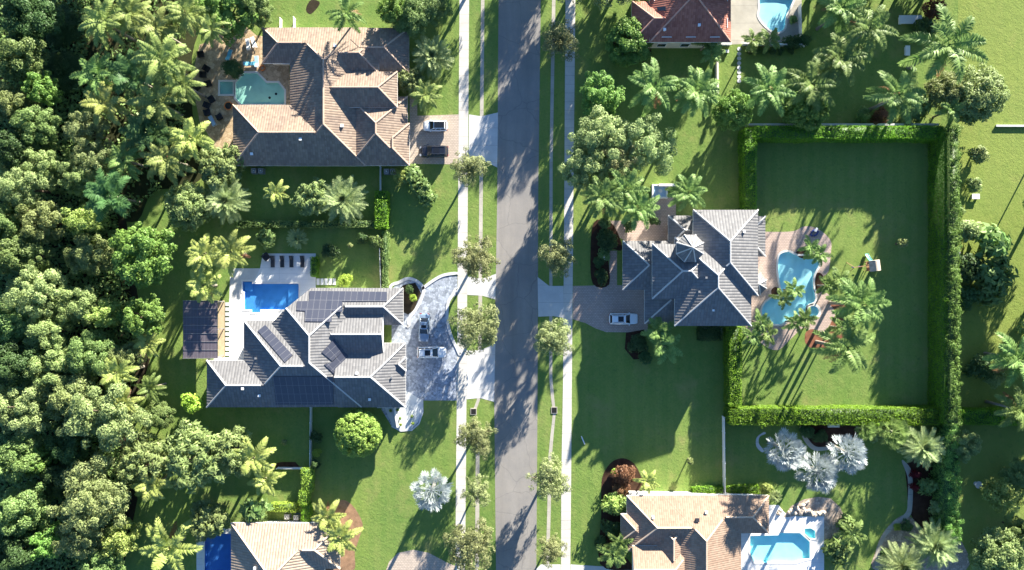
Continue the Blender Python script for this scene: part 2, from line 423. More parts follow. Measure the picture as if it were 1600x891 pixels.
def tree_meshes(seed, R=4.0, H=9.0, base=0.3, nclump=46, per=95, ll=0.42, lw=0.24, clr=(0.8, 1.35), rosette=0.0, dome=1.0, ragged=0.25, mat='l_mid', inner=0.25, flat=0.0, limbs=7, shell=(0.68, 0.92)):
    """(crown mesh, trunk mesh) of a broadleaf tree, foot at the origin"""
    rng = np.random.default_rng(seed)
    zc = H * (base + (1 - base) * 0.45); hz = H * (1 - base) * 0.55
    d = unit(rng.normal(size=(nclump * 3, 3)))
    d = d[d[:, 2] > -0.55][:nclump]
    k = len(d)
    lob = 1 + ragged * (np.sin(3 * np.arctan2(d[:, 1], d[:, 0]) + rng.uniform(0, 6)) * 0.5 + rng.normal(size=k) * 0.55)
    rad = np.where(rng.random(k) < inner, rng.uniform(0.25, 0.7, k), rng.uniform(*shell, k)) * np.clip(lob, 0.45, 1.3)
    cr = rng.uniform(*clr, size=k)
    C = d * rad[:, None] * np.array([R - 0.6, R - 0.6, hz])
    C[:, 2] = C[:, 2] * (1 - flat) + zc
    P = []; Nn = []; Up = []
    for c, r in zip(C, cr):
        m = int(per * (r / np.mean(clr)) ** 2)
        q = unit(rng.normal(size=(m, 3)) + np.array([0, 0, 0.35]))
        q[:, 2] *= 0.8
        rr = r * rng.uniform(0.45, 1.0, m) ** 0.6
        P.append(c + q * rr[:, None])
        out = unit(c - np.array([0, 0, zc - hz * 0.7]))
        Nn.append(unit(q * 0.8 + out * 0.35 + np.array([0, 0, 0.45]) + rng.normal(size=(m, 3)) * 0.5))
        Up.append(unit(q + rng.normal(size=(m, 3)) * 0.25 + 1e-3) if rosette else unit(rng.normal(size=(m, 3))))
    P = np.concatenate(P); Nn = np.concatenate(Nn); Up = np.concatenate(Up)
    m = len(P)
    V, F = leaf_quads(P, Nn, ll * rng.uniform(0.65, 1.3, m), lw * rng.uniform(0.7, 1.3, m), rng, Up)
    crown = np_mesh('crown', V, F, M[mat])
    tp = []
    th = H * base + hz * 0.35
    lean = rng.normal(size=2) * 0.25
    tr = max(0.12, R * 0.055)
    top = np.array([lean[0], lean[1], th])
    tp.append(tube_np([(0, 0, -0.1), (lean[0] * .3, lean[1] * .3, th * 0.5), tuple(top)], [tr * 1.25, tr, tr * 0.75]))
    idx = rng.choice(k, size=min(limbs, k), replace=False)
    for i in idx:
        st = top * rng.uniform(0.6, 1.0)
        mid = (st + C[i]) / 2 + np.array([0, 0, 0.25])
        tp.append(tube_np([st, mid, C[i]], [tr * 0.55, tr * 0.36, tr * 0.14], 5))
    V, F = join_np(tp)
    trunk = np_mesh('trunk', V, F, M['bark'], smooth=True)
    return crown, trunk

def frond_arrays(rng, az, a0, L, droop, nl, ll, lw, hang, vee, base, twist=0.0, plume=0.0, tipf=0.35):
    """one feather frond -> V, F (quads). a0 start elevation, droop total bend, hang leaflets' sag"""
    k = 9
    t = np.linspace(0, 1, k)
    ang = a0 - droop * t ** 1.4
    ds = L / (k - 1)
    xs = np.concatenate([[0], np.cumsum(np.cos(ang[:-1]) * ds)]); zs = np.concatenate([[0], np.cumsum(np.sin(ang[:-1]) * ds)])
    bend = twist * t ** 2 * L * 0.2
    path = np.stack([xs, bend, zs], 1)
    tt = np.linspace(0.14, 0.995, nl)
    px = np.interp(tt, t, path[:, 0]); py = np.interp(tt, t, path[:, 1]); pz = np.interp(tt, t, path[:, 2])
    aa = np.interp(tt, t, ang)
    fw = np.stack([np.cos(aa), np.zeros(nl), np.sin(aa)], 1)
    upv = np.stack([-np.sin(aa), np.zeros(nl), np.cos(aa)], 1)
    ln = ll * (np.sin(np.pi * (0.12 + 0.80 * tt)) ** 0.7)
    Vs = []; Fs = []; o = 0
    for sd in (-1, 1):
        side = np.tile(np.array([0, sd, 0.0]), (nl, 1))
        jit = rng.normal(size=nl) * (0.10 + plume)
        dirv = unit(side + fw * (tipf + 0.7 * tt[:, None] ** 2 + rng.normal(size=(nl, 1)) * 0.08) + upv * (vee + jit)[:, None])
        mid = np.stack([px, py, pz], 1) + dirv * (ln * 0.5)[:, None]
        tip = mid + unit(dirv + np.array([0, 0, -hang])) * (ln * 0.55)[:, None]
        root = np.stack([px, py, pz], 1)
        wv = fw * (lw * 0.5)
        V = np.empty((nl, 6, 3))
        V[:, 0] = root - wv * 0.7; V[:, 1] = root + wv * 0.7
        V[:, 2] = mid + wv; V[:, 3] = mid - wv
        V[:, 4] = tip + wv * 0.25; V[:, 5] = tip - wv * 0.25
        V = V.reshape(-1, 3)
        i = np.arange(nl) * 6
        F = np.concatenate([np.stack([i, i + 1, i + 2, i + 3], 1), np.stack([i + 3, i + 2, i + 4, i + 5], 1)])
        Vs.append(V); Fs.append(F + o); o += len(V)
    rw = np.linspace(0.07, 0.015, k) * (L / 3.5)
    V = np.empty((k, 2, 3)); V[:, 0] = path + np.stack([0 * rw, rw, 0 * rw + 0.02], 1); V[:, 1] = path + np.stack([0 * rw, -rw, 0 * rw + 0.02], 1)
    i = np.arange(k - 1) * 2
    Vs.append(V.reshape(-1, 3)); Fs.append(np.stack([i, i + 1, i + 3, i + 2], 1) + o)
    V = np.concatenate(Vs); F = np.concatenate(Fs)
    V[:, 0] += base
    c, s = math.cos(az), math.sin(az)
    X = V[:, 0] * c - V[:, 1] * s; Y = V[:, 0] * s + V[:, 1] * c
    return np.stack([X, Y, V[:, 2]], 1), F

def palm_meshes(seed, style, H=8.0):
    rng = np.random.default_rng(seed)
    parts = []
    P = dict(
        royal=dict(n=15, L=3.5, up=1.1, lo=-0.15, droop=0.95, nl=40, ll=0.72, lw=0.12, hang=0.5, vee=0.38, plume=0.12, m='p_royal'),
        coco=dict(n=18, L=3.9, up=1.2, lo=-0.35, droop=1.0, nl=40, ll=0.75, lw=0.12, hang=0.8, vee=0.25, plume=0.06, m='p_coco'),
        yellow=dict(n=13, L=2.5, up=1.1, lo=0.0, droop=0.95, nl=30, ll=0.58, lw=0.12, hang=0.6, vee=0.35, plume=0.08, m='p_yel'),
        date=dict(n=74, L=3.0, up=1.45, lo=-0.45, droop=0.45, nl=26, ll=0.50, lw=0.085, hang=0.15, vee=0.35, plume=0.05, m='p_date'),
        small=dict(n=9, L=1.8, up=1.1, lo=-0.05, droop=1.0, nl=24, ll=0.46, lw=0.10, hang=0.6, vee=0.35, plume=0.12, m='p_royal'),
        deep=dict(n=20, L=2.6, up=1.35, lo=0.1, droop=0.9, nl=26, ll=0.7, lw=0.11, hang=0.5, vee=0.2, plume=0.08, m='p_deep'),
    )[style]
    n = P['n'] + int(rng.integers(-3, 3)) * (style in ('royal', 'coco')); mi = []
    for i in range(n):
        q = (i + 0.5) / n
        a0 = P['up'] + (P['lo'] - P['up']) * q ** 0.75 + rng.normal() * 0.08
        az = i * 2.39996 + rng.normal() * 0.12
        L = P['L'] * (0.72 + 0.35 * min(1, q * 1.8)) * rng.uniform(0.88, 1.08)
        V, F = frond_arrays(rng, az, a0, L, P['droop'] * rng.uniform(0.8, 1.2), P['nl'], P['ll'], P['lw'], P['hang'], P['vee'], 0.08, rng.normal() * 0.5, P['plume'])
        V[:, 2] += H - 0.35 * q
        parts.append((V, F)); mi.append(np.full(len(F), 0))
    for i in range({'small': 0, 'yellow': 1, 'deep': 0}.get(style, 2)):      # dead fronds hanging under the crown
        V, F = frond_arrays(rng, rng.uniform(0, 6.28), -0.55 + rng.normal() * .15, P['L'] * .8, 0.7, 18, P['ll'] * .7, P['lw'] * .8, 0.9, 0.0, 0.08, 0.0, 0.2)
        V[:, 2] += H - 0.5; parts.append((V, F)); mi.append(np.full(len(F), 1))
    V, F = join_np(parts)
    crown = np_mesh('crown', V, F, [M[P['m']], M['l_rust']], np.concatenate(mi))
    r = 0.17 if style in ('royal', 'coco', 'yellow') else 0.28 if style == 'date' else 0.09
    lean = rng.normal(size=2) * (0.35 if style == 'coco' else 0.0)
    zt = H - (1.3 if style == 'royal' else 0.1)
    V, F = tube_np([(lean[0], lean[1], -0.1), (lean[0] * .5, lean[1] * .5, zt * .3), (lean[0] * .1, lean[1] * .1, zt * .7), (0, 0, zt)], [r * 1.5, r * 1.15, r * 1.05, r], 9)
    trunk = np_mesh('trunk', V, F, M['palmtrunk'], smooth=True)
    shaft = None
    if style in ('royal', 'small'):
        k = 1.0 if style == 'royal' else 0.5
        V, F = tube_np([(0, 0, zt - 0.02), (0, 0, zt + 0.6), (0, 0, H + 0.1)], [r * 1.15, r * 0.95, r * 0.5], 9)
        shaft = np_mesh('crownshaft', V, F, M['shaft'], smooth=True)
    return crown, trunk, shaft

def fan_palm_meshes(seed, H=5.0, mat='p_silver', nleaf=54, FR=0.95, pet=2.3, seg=18):
    rng = np.random.default_rng(seed)
    Vs = []; Fs = []; o = 0
    for i in range(nleaf):
        q = (i + 0.5) / nleaf
        el = 1.35 - 1.55 * q ** 0.8 + rng.normal() * 0.07
        az = i * 2.39996 + rng.normal() * 0.1
        Lp = pet * rng.uniform(0.85, 1.05) * (0.8 + 0.2 * q)
        d = np.array([math.cos(el) * math.cos(az), math.cos(el) * math.sin(az), math.sin(el)])
        side = np.array([-math.sin(az), math.cos(az), 0])
        up = np.cross(d, side); up = up * np.sign(up[2] + 1e-6)
        ro = rng.normal() * 0.45; side, up = side * math.cos(ro) + up * math.sin(ro), up * math.cos(ro) - side * math.sin(ro)
        root = np.array([0, 0, H - 0.3]); e = root + d * Lp
        V = np.array([root + side * .04, root - side * .04, e - side * .03, e + side * .03]); Vs.append(V); Fs.append(np.array([[0, 1, 2, 3]]) + o); o += 4
        th = np.linspace(-2.35, 2.35, seg)
        R = FR * rng.uniform(0.85, 1.1) * (0.78 + 0.22 * np.cos(th * 0.6)) * rng.uniform(0.92, 1.06, seg)
        fold = 0.42
        dv = d[None] * np.cos(th)[:, None] + side[None] * np.sin(th)[:, None]
        dv = unit(dv + up[None] * (fold * np.abs(np.sin(th)) + 0.12 * (np.arange(seg) % 2))[:, None])
        nx = unit(np.cross(dv, up[None]))
        w = R * 2 * math.sin(4.7 / seg / 2) * 0.66
        V = np.empty((seg, 4, 3))
        V[:, 0] = e
        V[:, 1] = e + dv * (R * .62)[:, None] + nx * (w * .40)[:, None]
        V[:, 2] = e + dv * R[:, None] - up[None] * (0.12 * R)[:, None]
        V[:, 3] = e + dv * (R * .62)[:, None] - nx * (w * .40)[:, None]
        k = np.arange(seg) * 4
        Vs.append(V.reshape(-1, 3)); Fs.append(np.stack([k, k + 1, k + 2, k + 3], 1) + o); o += seg * 4
    crown = np_mesh('crown', np.concatenate(Vs), np.concatenate(Fs), M[mat])
    V, F = tube_np([(0, 0, -0.1), (0, 0, H * .5), (0, 0, H - 0.2)], [0.34, 0.26, 0.24], 9)
    trunk = np_mesh('trunk', V, F, M['palmtrunk'], smooth=True)
    return crown, trunk, None

KINDS = {}
def kind(key, R, H, meshes):
    KINDS.setdefault(key, []).append((R, H, [m for m in meshes]))

for s in range(3):
    kind('mid', 4.0, 9.0, tree_meshes(10 + s, mat='l_mid', nclump=100, per=150, ll=0.29, lw=0.16, clr=(0.42, 1.0)))
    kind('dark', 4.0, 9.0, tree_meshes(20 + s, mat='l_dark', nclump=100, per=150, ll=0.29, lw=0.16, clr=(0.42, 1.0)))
    kind('olive', 4.0, 9.0, tree_meshes(30 + s, mat='l_olive', nclump=90, per=135, ll=0.31, lw=0.15, clr=(0.45, 0.95)))
    kind('pale', 4.0, 9.0, tree_meshes(40 + s, mat='l_pale', nclump=105, per=130, ll=0.27, lw=0.12, clr=(0.4, 0.85), ragged=0.32))
    kind('bright', 4.0, 9.0, tree_meshes(50 + s, mat='l_bright', nclump=120, per=70, ll=0.34, lw=0.22, clr=(0.45, 0.75), inner=0.18))
    kind('oak', 3.4, 7.0, tree_meshes(60 + s, R=3.4, H=7.0, mat='l_oak', nclump=125, per=52, ll=0.25, lw=0.105, clr=(0.3, 0.62), base=0.32, ragged=0.38, inner=0.42, limbs=16))
    kind('round', 4.0, 6.5, tree_meshes(70 + s, H=6.5, mat='l_bright', nclump=190, per=62, ll=0.30, lw=0.20, clr=(0.45, 0.62), ragged=0.06, inner=0.2, base=0.16))
    kind('magnolia', 4.0, 8.0, tree_meshes(80 + s, H=8.0, mat='l_olive', nclump=150, per=34, ll=0.62, lw=0.20, clr=(0.45, 0.6), rosette=1, inner=0.12, base=0.2, ragged=0.25))
    kind('bush', 1.6, 2.0, tree_meshes(90 + s, R=1.6, H=2.0, mat='l_mid', nclump=30, per=46, ll=0.30, lw=0.17, clr=(0.3, 0.6), base=0.05, limbs=3))
    kind('bushdark', 1.6, 2.0, tree_meshes(100 + s, R=1.6, H=2.0, mat='l_dark', nclump=30, per=46, ll=0.30, lw=0.17, clr=(0.3, 0.6), base=0.05, limbs=3))
    kind('bigleaf', 1.6, 2.2, tree_meshes(110 + s, R=1.6, H=2.2, mat='l_mid', nclump=26, per=16, ll=0.72, lw=0.26, clr=(0.4, 0.55), rosette=1, base=0.1, limbs=4))
kind('ball', 4.0, 6.5, tree_meshes(149, H=6.5, mat='l_ball', nclump=330, per=48, ll=0.30, lw=0.20, clr=(0.40, 0.55), ragged=0.0, inner=0.12, base=0.12, shell=(0.93, 1.0)))
kind('lime', 1.6, 2.0, tree_meshes(140, R=1.6, H=2.0, mat='l_lime', nclump=34, per=46, ll=0.26, lw=0.16, clr=(0.3, 0.55), base=0.05, limbs=3))
kind('yelbush', 1.6, 2.2, tree_meshes(141, R=1.6, H=2.2, mat='l_yel', nclump=36, per=40, ll=0.36, lw=0.15, clr=(0.35, 0.6), rosette=1, base=0.05, limbs=3))
kind('yeltree', 3.0, 5.0, tree_meshes(142, R=3.0, H=5.0, mat='l_yel', nclump=60, per=80, ll=0.28, lw=0.14, clr=(0.4, 0.75), base=0.2, ragged=0.3))
kind('rust', 1.6, 2.0, tree_meshes(143, R=1.6, H=2.0, mat='l_rust', nclump=40, per=46, ll=0.26, lw=0.14, clr=(0.3, 0.5), base=0.05, limbs=3))
kind('redplant', 1.0, 1.4, tree_meshes(144, R=1.0, H=1.4, mat='l_redp', nclump=14, per=20, ll=0.5, lw=0.13, clr=(0.3, 0.5), rosette=1, base=0.05, limbs=2))
kind('palebush', 1.6, 2.0, tree_meshes(145, R=1.6, H=2.0, mat='l_pale', nclump=36, per=50, ll=0.28, lw=0.13, clr=(0.3, 0.6), base=0.05, limbs=3, ragged=0.4))
kind('paleround', 4.0, 6.5, tree_meshes(146, H=6.5, mat='l_olive', nclump=230, per=60, ll=0.34, lw=0.16, clr=(0.45, 0.7), ragged=0.10, inner=0.25, base=0.16))
kind('sapling', 1.2, 2.6, tree_meshes(147, R=1.2, H=2.6, mat='l_olive', nclump=16, per=20, ll=0.34, lw=0.15, clr=(0.25, 0.45), base=0.3, ragged=0.5, inner=0.4, limbs=6))
kind('conifer', 1.6, 5.0, tree_meshes(148, R=1.6, H=5.0, mat='l_dark', nclump=70, per=60, ll=0.26, lw=0.10, clr=(0.35, 0.6), rosette=1, base=0.05, limbs=5))
for s in range(5):
    kind('royal', 3.0, 9.0, palm_meshes(120 + s, 'royal', 9.0))
    kind('coco', 3.4, 8.0, palm_meshes(130 + s, 'coco', 8.0))
    kind('small', 1.5, 4.0, palm_meshes(160 + s, 'small', 4.0))
for s in range(3):
    kind('yellow', 2.4, 6.5, palm_meshes(150 + s, 'yellow', 6.5))
    kind('date', 3.1, 3.2, palm_meshes(154 + s, 'date', 3.2))
    kind('deep', 2.4, 3.0, palm_meshes(157 + s, 'deep', 3.0))
    kind('silver', 3.3, 6.0, fan_palm_meshes(170 + s, 6.0, nleaf=44 + 8 * s))
    kind('fan', 2.6, 4.5, fan_palm_meshes(174 + s, 4.5, 'p_royal', 26, 0.95, 1.8, 22))
kind('fanyel', 2.6, 5.0, fan_palm_meshes(178, 5.0, 'p_yel', 26, 1.0, 1.8, 22))

PALMS = {'royal', 'coco', 'small', 'yellow', 'date', 'deep', 'silver', 'fan', 'fanyel'}
_turn = random.Random(11)
_count = {}
def plant(key, px, py, r, h, name, label, cat, group=None, stretch=1.0):
    """r: crown radius in photo pixels, h: height in metres; the crown's middle is seen at (px, py)"""
    vs = KINDS[key]
    i = _count.get(key, 0); _count[key] = i + 1
    R, H, ms = vs[i % len(vs)]
    hv = h * (0.95 if key in PALMS else 0.72)
    p = W(px, py, hv)
    k = r * S * (HC - hv) / HC / R
    t = thing(name, label, cat, (p.x, p.y, 0), _turn.uniform(0, 6.283), group)
    if key not in PALMS: k *= 1.1
    t.scale = (k * stretch, k, h / H) if key not in PALMS else (k, k, h / H)
    for nm, me in zip(('crown', 'trunk', 'crownshaft'), ms):
        if me is not None:
            o = link(nm, me, t)
            if nm == 'crown' and key in PALMS:      # the crown keeps its own shape; only the trunk stretches
                o.scale = (1, 1, k / (h / H)); o.location = (0, 0, H - H * k / (h / H))
    return t

def hedge(x0, y0, x1, y1, h, label, mat='l_hedge', dens=70, rough=0.13, name='hedge', group=None, ll=0.21, clumps=0):
    """clipped hedge whose top is seen in the photo rectangle x0..x1, y0..y1"""
    a, b = W(x0, y1, h), W(x1, y0, h)
    lx, ly = b.x - a.x, b.y - a.y
    rng = np.random.default_rng(int(x0 * 7 + y0 * 13)); clumps = clumps or int(lx * ly * .12)
    cx, cy = (a.x + b.x) / 2, (a.y + b.y) / 2
    areas = np.array([lx * ly, lx * h, lx * h, ly * h, ly * h])
    nt = (areas * dens).astype(int)
    P = []; N = []
    def und(u, v): return rough * (np.sin(u * .55 + v * .4) * .5 + np.sin(u * 3.1 - v * 2.3 + 1) * .4 + np.sin(v * 4.7 + u * .9) * .4)
    for k, (n, ax) in enumerate(zip(nt, ('t', 's', 'n', 'w', 'e'))):
        u = rng.uniform(-.5, .5, n); v = rng.uniform(0, 1, n)
        if ax == 't':
            p = np.stack([u * lx, (v - .5) * ly, h + und(u * lx, v * ly) + rng.normal(size=n) * rough * .5], 1); nn = np.array([0, 0, 1.0])
        elif ax in 'sn':
            sg = -1 if ax == 's' else 1
            p = np.stack([u * lx, sg * (ly / 2 + und(u * lx, v * h) + rng.normal(size=n) * rough * .5), v * h], 1); nn = np.array([0, sg, 0.3])
        else:
            sg = -1 if ax == 'w' else 1
            p = np.stack([sg * (lx / 2 + und(u * ly, v * h) + rng.normal(size=n) * rough * .5), u * ly, v * h], 1); nn = np.array([sg, 0, 0.3])
        P.append(p); N.append(unit(nn + rng.normal(size=(n, 3)) * 0.55))
    for _ in range(clumps):
        c = np.array([rng.uniform(-.5, .5) * lx, rng.uniform(-.5, .5) * ly, h + rng.uniform(-0.2, 0.5)])
        r = rng.uniform(0.25, 0.7); q = unit(rng.normal(size=(46, 3)) + np.array([0, 0, .5]))
        P.append(c + q * r * rng.uniform(.5, 1, (46, 1))); N.append(unit(q + np.array([0, 0, .5]) + rng.normal(size=(46, 3)) * .4))
    P = np.concatenate(P); N = np.concatenate(N); n = len(P)
    V, F = leaf_quads(P, N, ll * rng.uniform(.7, 1.3, n), ll * .6 * rng.uniform(.7, 1.3, n), rng)
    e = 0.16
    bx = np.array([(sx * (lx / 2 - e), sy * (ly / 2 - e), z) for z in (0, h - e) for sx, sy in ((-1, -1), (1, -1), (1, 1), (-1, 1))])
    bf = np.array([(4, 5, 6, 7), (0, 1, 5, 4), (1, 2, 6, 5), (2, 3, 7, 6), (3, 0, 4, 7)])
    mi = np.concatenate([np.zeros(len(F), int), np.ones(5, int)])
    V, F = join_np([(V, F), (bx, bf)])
    o = link(name, np_mesh(name, V, F, [M[mat], M['l_dark']], mi))
    o.location = (cx, cy, 0)
    return tag(o, label, 'hedge', group)
# ------------------------------------------------------------------ setting
def G(pts):      # photo pixels on the ground -> xy
    return [(W(x, y).x, W(x, y).y) for x, y in pts]

def spline(pts, n=6):
    out = []
    k = len(pts)
    for i in range(k):
        p0, p1, p2, p3 = [np.array(pts[(i + j - 1) % k], float) for j in range(4)]
        for s in range(n):
            t = s / n
            out.append(tuple(0.5 * ((2 * p1) + (-p0 + p2) * t + (2 * p0 - 5 * p1 + 4 * p2 - p3) * t * t + (-p0 + 3 * p1 - 3 * p2 + p3) * t ** 3)))
    return out

def ccw(poly):
    a = sum(p[0] * q[1] - q[0] * p[1] for p, q in zip(poly, poly[1:] + poly[:1]))
    return poly if a > 0 else poly[::-1]

def offset(poly, d):
    poly = ccw(poly); n = len(poly); out = []
    for i in range(n):
        a, b, c = [Vector(poly[(i + j - 1) % n]) for j in range(3)]
        e1 = (b - a).normalized(); e2 = (c - b).normalized()
        n1 = Vector((e1.y, -e1.x)); n2 = Vector((e2.y, -e2.x))
        m = n1 + n2
        m = m / max(0.35, m.length_squared / 2) if m.length > 1e-6 else n1
        if m.length > 2.2: m = m.normalized() * 2.2
        q = b + m * d
        out.append((q.x, q.y))
    return out

Z2 = lambda p: zp(p, 300, 0, 2.97)
Z4 = lambda p: zp(p, 880, 0, 2.97)
Z7 = lambda p: zp(p, 260, 340, 2.7)
ZC = lambda p: zp(p, 880, 240, 2.7)
ZP = lambda p: zp(p, 1120, 340, 2.97)
Z5 = lambda p: zp(p, 200, 620, 3.2875)
Z6 = lambda p: zp(p, 500, 620, 3.2875)
ZF = lambda p: zp(p, 880, 620, 3.2875)
Z8 = lambda p: zp(p, 1200, 600, 3.0625)
ZM = lambda p: zp(p, 640, 300, 2.97)
Z3 = lambda p: zp(p, 640, 0, 2.97)

POOLS = dict(
    a=Z2([(203, 385), (240, 340), (300, 340), (345, 385), (400, 385), (428, 420), (428, 483), (228, 483), (203, 455)]),
    aspa=Z2([(130, 380), (190, 380), (190, 437), (130, 437)]),
    b=Z7([(322, 270), (362, 270), (362, 280), (558, 280), (558, 388), (396, 388), (396, 400), (361, 400), (361, 388), (330, 388), (330, 312), (322, 312)]),
    c=spline(ZP([(288, 185), (302, 166), (335, 160), (372, 178), (420, 178), (468, 188), (476, 215), (452, 262), (446, 310), (456, 360), (450, 392), (415, 408), (408, 440), (375, 452), (335, 470), (298, 494), (255, 490), (220, 470), (210, 432), (226, 396), (262, 372), (292, 362), (297, 330), (290, 290), (284, 240)]), 3),
    cspa=[(1270.5 + 8.8 * math.cos(a * math.pi / 9), 487 + 8.8 * math.sin(a * math.pi / 9)) for a in range(18)],
    d=spline(Z4([(925, -40), (912, 40), (908, 76), (932, 112), (970, 143), (1003, 149), (1028, 126), (1034, 70), (1058, 22), (1066, -40)]), 3),
    e=[(320, 834), (361, 834), (361, 905), (320, 905)],
    f=ZF([(960, 715), (1105, 712), (1112, 699), (1215, 700), (1240, 722), (1266, 745), (1266, 830), (1240, 836), (1190, 852), (985, 852), (960, 800)]),
    fspa=ZF([(1240, 678), (1272, 676), (1294, 690), (1294, 728), (1268, 728), (1240, 700)]),
)
POOLG = {k: ccw(G(v)) for k, v in POOLS.items()}
HOLES = list(POOLG.values())

def structure(name, poly, z, m, holes=()):
    b = MB(); b.sheet(poly, z, 0, holes)
    return tag(b.build(name, M[m]), kind='structure')

structure('ground', [(-320, -260), (320, -260), (320, 260), (-320, 260)], 0.0, 'grass', HOLES)
structure('lawn', G([(1497, 0), (1497, -600), (2600, -600), (2600, 1500), (1497, 1500), (1497, 640)]), 0.004, 'lawn_y')
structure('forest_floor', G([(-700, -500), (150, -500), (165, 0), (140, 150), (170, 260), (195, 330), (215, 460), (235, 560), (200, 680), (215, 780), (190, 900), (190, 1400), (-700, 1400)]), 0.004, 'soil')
structure('shaded_grove_floor', G(spline([(160, -60), (300, -60), (318, 20), (300, 90), (304, 200), (330, 250), (300, 290), (240, 300), (215, 345), (180, 330), (150, 230), (135, 120)], 4)), 0.006, 'grove_shade')  # brown-green ground under the palms, with the grove's shade put into its colour
structure('road', G([(781, -900), (779, 0), (777, 300), (772, 600), (773, 700), (775, 891), (778, 1900), (840, 1900), (838, 891), (840, 600), (841, 300), (845, 0), (849, -900)]), 0.008, 'asphalt')
structure('sidewalk', G([(719, -900), (718, 0), (716, 300), (714, 600), (712.5, 750), (711.5, 891), (707, 1900), (721, 1900), (726.6, 891), (728, 750), (729, 600), (731, 300), (733, 0), (735, -900)]), 0.020, 'concrete')
structure('sidewalk', G([(887, -900), (883.5, 0), (881.7, 300), (879.7, 600), (877, 750), (876.6, 891), (874, 1900), (889, 1900), (891, 891), (892.4, 750), (893.5, 600), (896, 300), (899, 0), (904, -900)]), 0.020, 'concrete')
structure('gutter_strip', G([(753, -900), (751.5, 0), (748.8, 300), (746.5, 600), (745, 625), (738, 644), (743, 644), (750, 625), (752.5, 600), (754.5, 300), (757, 0), (759, -900)]), 0.014, 'gutter')
structure('gutter_strip', G([(743.5, 690), (742, 900), (740, 1900), (746, 1900), (748.5, 900), (749.5, 690)]), 0.014, 'gutter')
structure('gutter_strip', G([(866, -900), (862.5, 0), (858.6, 250), (858, 590), (861, 622), (864, 645), (860, 680), (857, 712), (855, 800), (852.5, 891), (848, 1900), (853, 1900), (858, 891), (860.5, 800), (862.5, 712), (865, 680), (868.5, 645), (866, 622), (863, 590), (863.6, 250), (868, 0), (871, -900)]), 0.014, 'gutter')
# driveways and their aprons
structure('driveway', G([(640, 150), (652, 150), (652, 181), (717.5, 179), (716.5, 257), (640, 256)]), 0.006, 'pav_a')
structure('driveway_apron', G([(733, 179), (752, 182), (778, 176), (777, 262), (752, 249), (732, 252)]), 0.018, 'apron')
DRB = [(612, 452), (625, 438), (640, 434), (655, 440), (662, 452), (676, 440), (693, 430), (714.6, 431), (714.6, 461), (708, 464), (700, 477), (699, 500), (706, 530), (721 - 7, 549), (713.6, 626), (680, 626), (661, 626), (660, 645), (653, 662), (640, 673), (625, 675), (612, 666), (596, 640), (612, 600)]
structure('driveway', G(DRB), 0.006, 'pav_b')
structure('patio_tongue', G([(601, 637), (633, 637), (634, 610), (660, 626), (659, 645), (653, 660), (640, 672), (626, 674), (613, 665)]), 0.010, 'tongue')
structure('driveway_apron', G([(730, 432), (753, 436), (775, 428), (774, 468), (753, 462), (730, 461)]), 0.018, 'apron')
structure('driveway_apron', G([(729.5, 548), (752, 547), (774, 537), (772, 628), (750, 622), (729, 624)]), 0.018, 'apron')
structure('driveway', G([(895, 447), (952, 446), (952, 392), (964, 392), (964, 446), (1012, 446), (1012, 520), (947, 519), (930, 513), (915, 505), (895, 499)]), 0.006, 'pav_c')
structure('driveway_apron', G([(840, 433), (858, 447), (880.5, 447), (880.5, 497), (864, 494), (841, 495)]), 0.018, 'apron')
structure('courtyard', G([(952, 345), (1018, 345), (1018, 304), (1056, 304), (1056, 382), (986, 382), (952, 362)]), 0.006, 'pav_c')
structure('driveway', G([(600, 900), (608, 878), (622, 864), (646, 859), (670, 864), (698, 879), (711, 884), (711, 960), (600, 960)]), 0.006, 'pav_a')
structure('driveway_apron', G([(838, 889), (845, 882), (876, 882), (876, 960), (838, 960)]), 0.018, 'apron')
structure('driveway', G([(891.5, 882), (985, 888), (985, 960), (891, 960)]), 0.006, 'apron')
# pool decks (with the basins cut out)
structure('pool_deck', G([(312, 70), (340, 60), (352, 30), (372, 30), (400, 55), (430, 60), (452, 98), (455, 200), (370, 200), (368, 245), (335, 245), (328, 215), (312, 190), (304, 150), (302, 110)]), 0.006, 'deck_a', [POOLG['a'], POOLG['aspa']])
structure('pool_deck', G(Z7([(265, 345), (270, 215), (395, 215), (407, 152), (630, 152), (630, 300), (610, 300), (470, 445), (336, 445), (336, 605), (200, 605), (200, 590), (265, 590)])), 0.006, 'deck_b', [POOLG['b']])
structure('pool_deck_corner', G(Z7([(266, 344), (271, 216), (394, 216), (372, 264), (320, 264), (320, 312), (328, 318), (328, 344)])), 0.010, 'apron')
structure('pool_deck', G(spline(ZP([(140, 60), (225, 66), (330, 66), (372, 58), (402, 42), (450, 45), (500, 74), (530, 112), (530, 160), (518, 250), (486, 285), (505, 345), (542, 374), (556, 430), (528, 492), (488, 536), (430, 527), (400, 512), (345, 562), (290, 613), (238, 606), (190, 572), (140, 560), (135, 300)]), 4)), 0.006, 'pav_c', [POOLG['c'], POOLG['cspa']])
structure('pool_deck', G(Z4([(770, -60), (1106, -60), (1108, 165), (1040, 195), (760, 208)])), 0.006, 'gutter', [POOLG['d']])
structure('pool_deck', G([(307, 826), (365, 826), (365, 920), (307, 920)]), 0.006, 'deck_b', [POOLG['e']])
structure('pool_deck', G(ZF([(1040, 556), (1108, 556), (1122, 580), (1160, 614), (1340, 614), (1340, 950), (900, 950), (900, 690), (1040, 690)])), 0.006, 'deck_f', [POOLG['f'], POOLG['fspa']])
structure('patio', G(Z8([(70, 640), (110, 585), (170, 553), (240, 540), (300, 548), (345, 590), (366, 640), (360, 690), (350, 740), (320, 780), (270, 790), (268, 632), (150, 630)])), 0.010, 'sand')
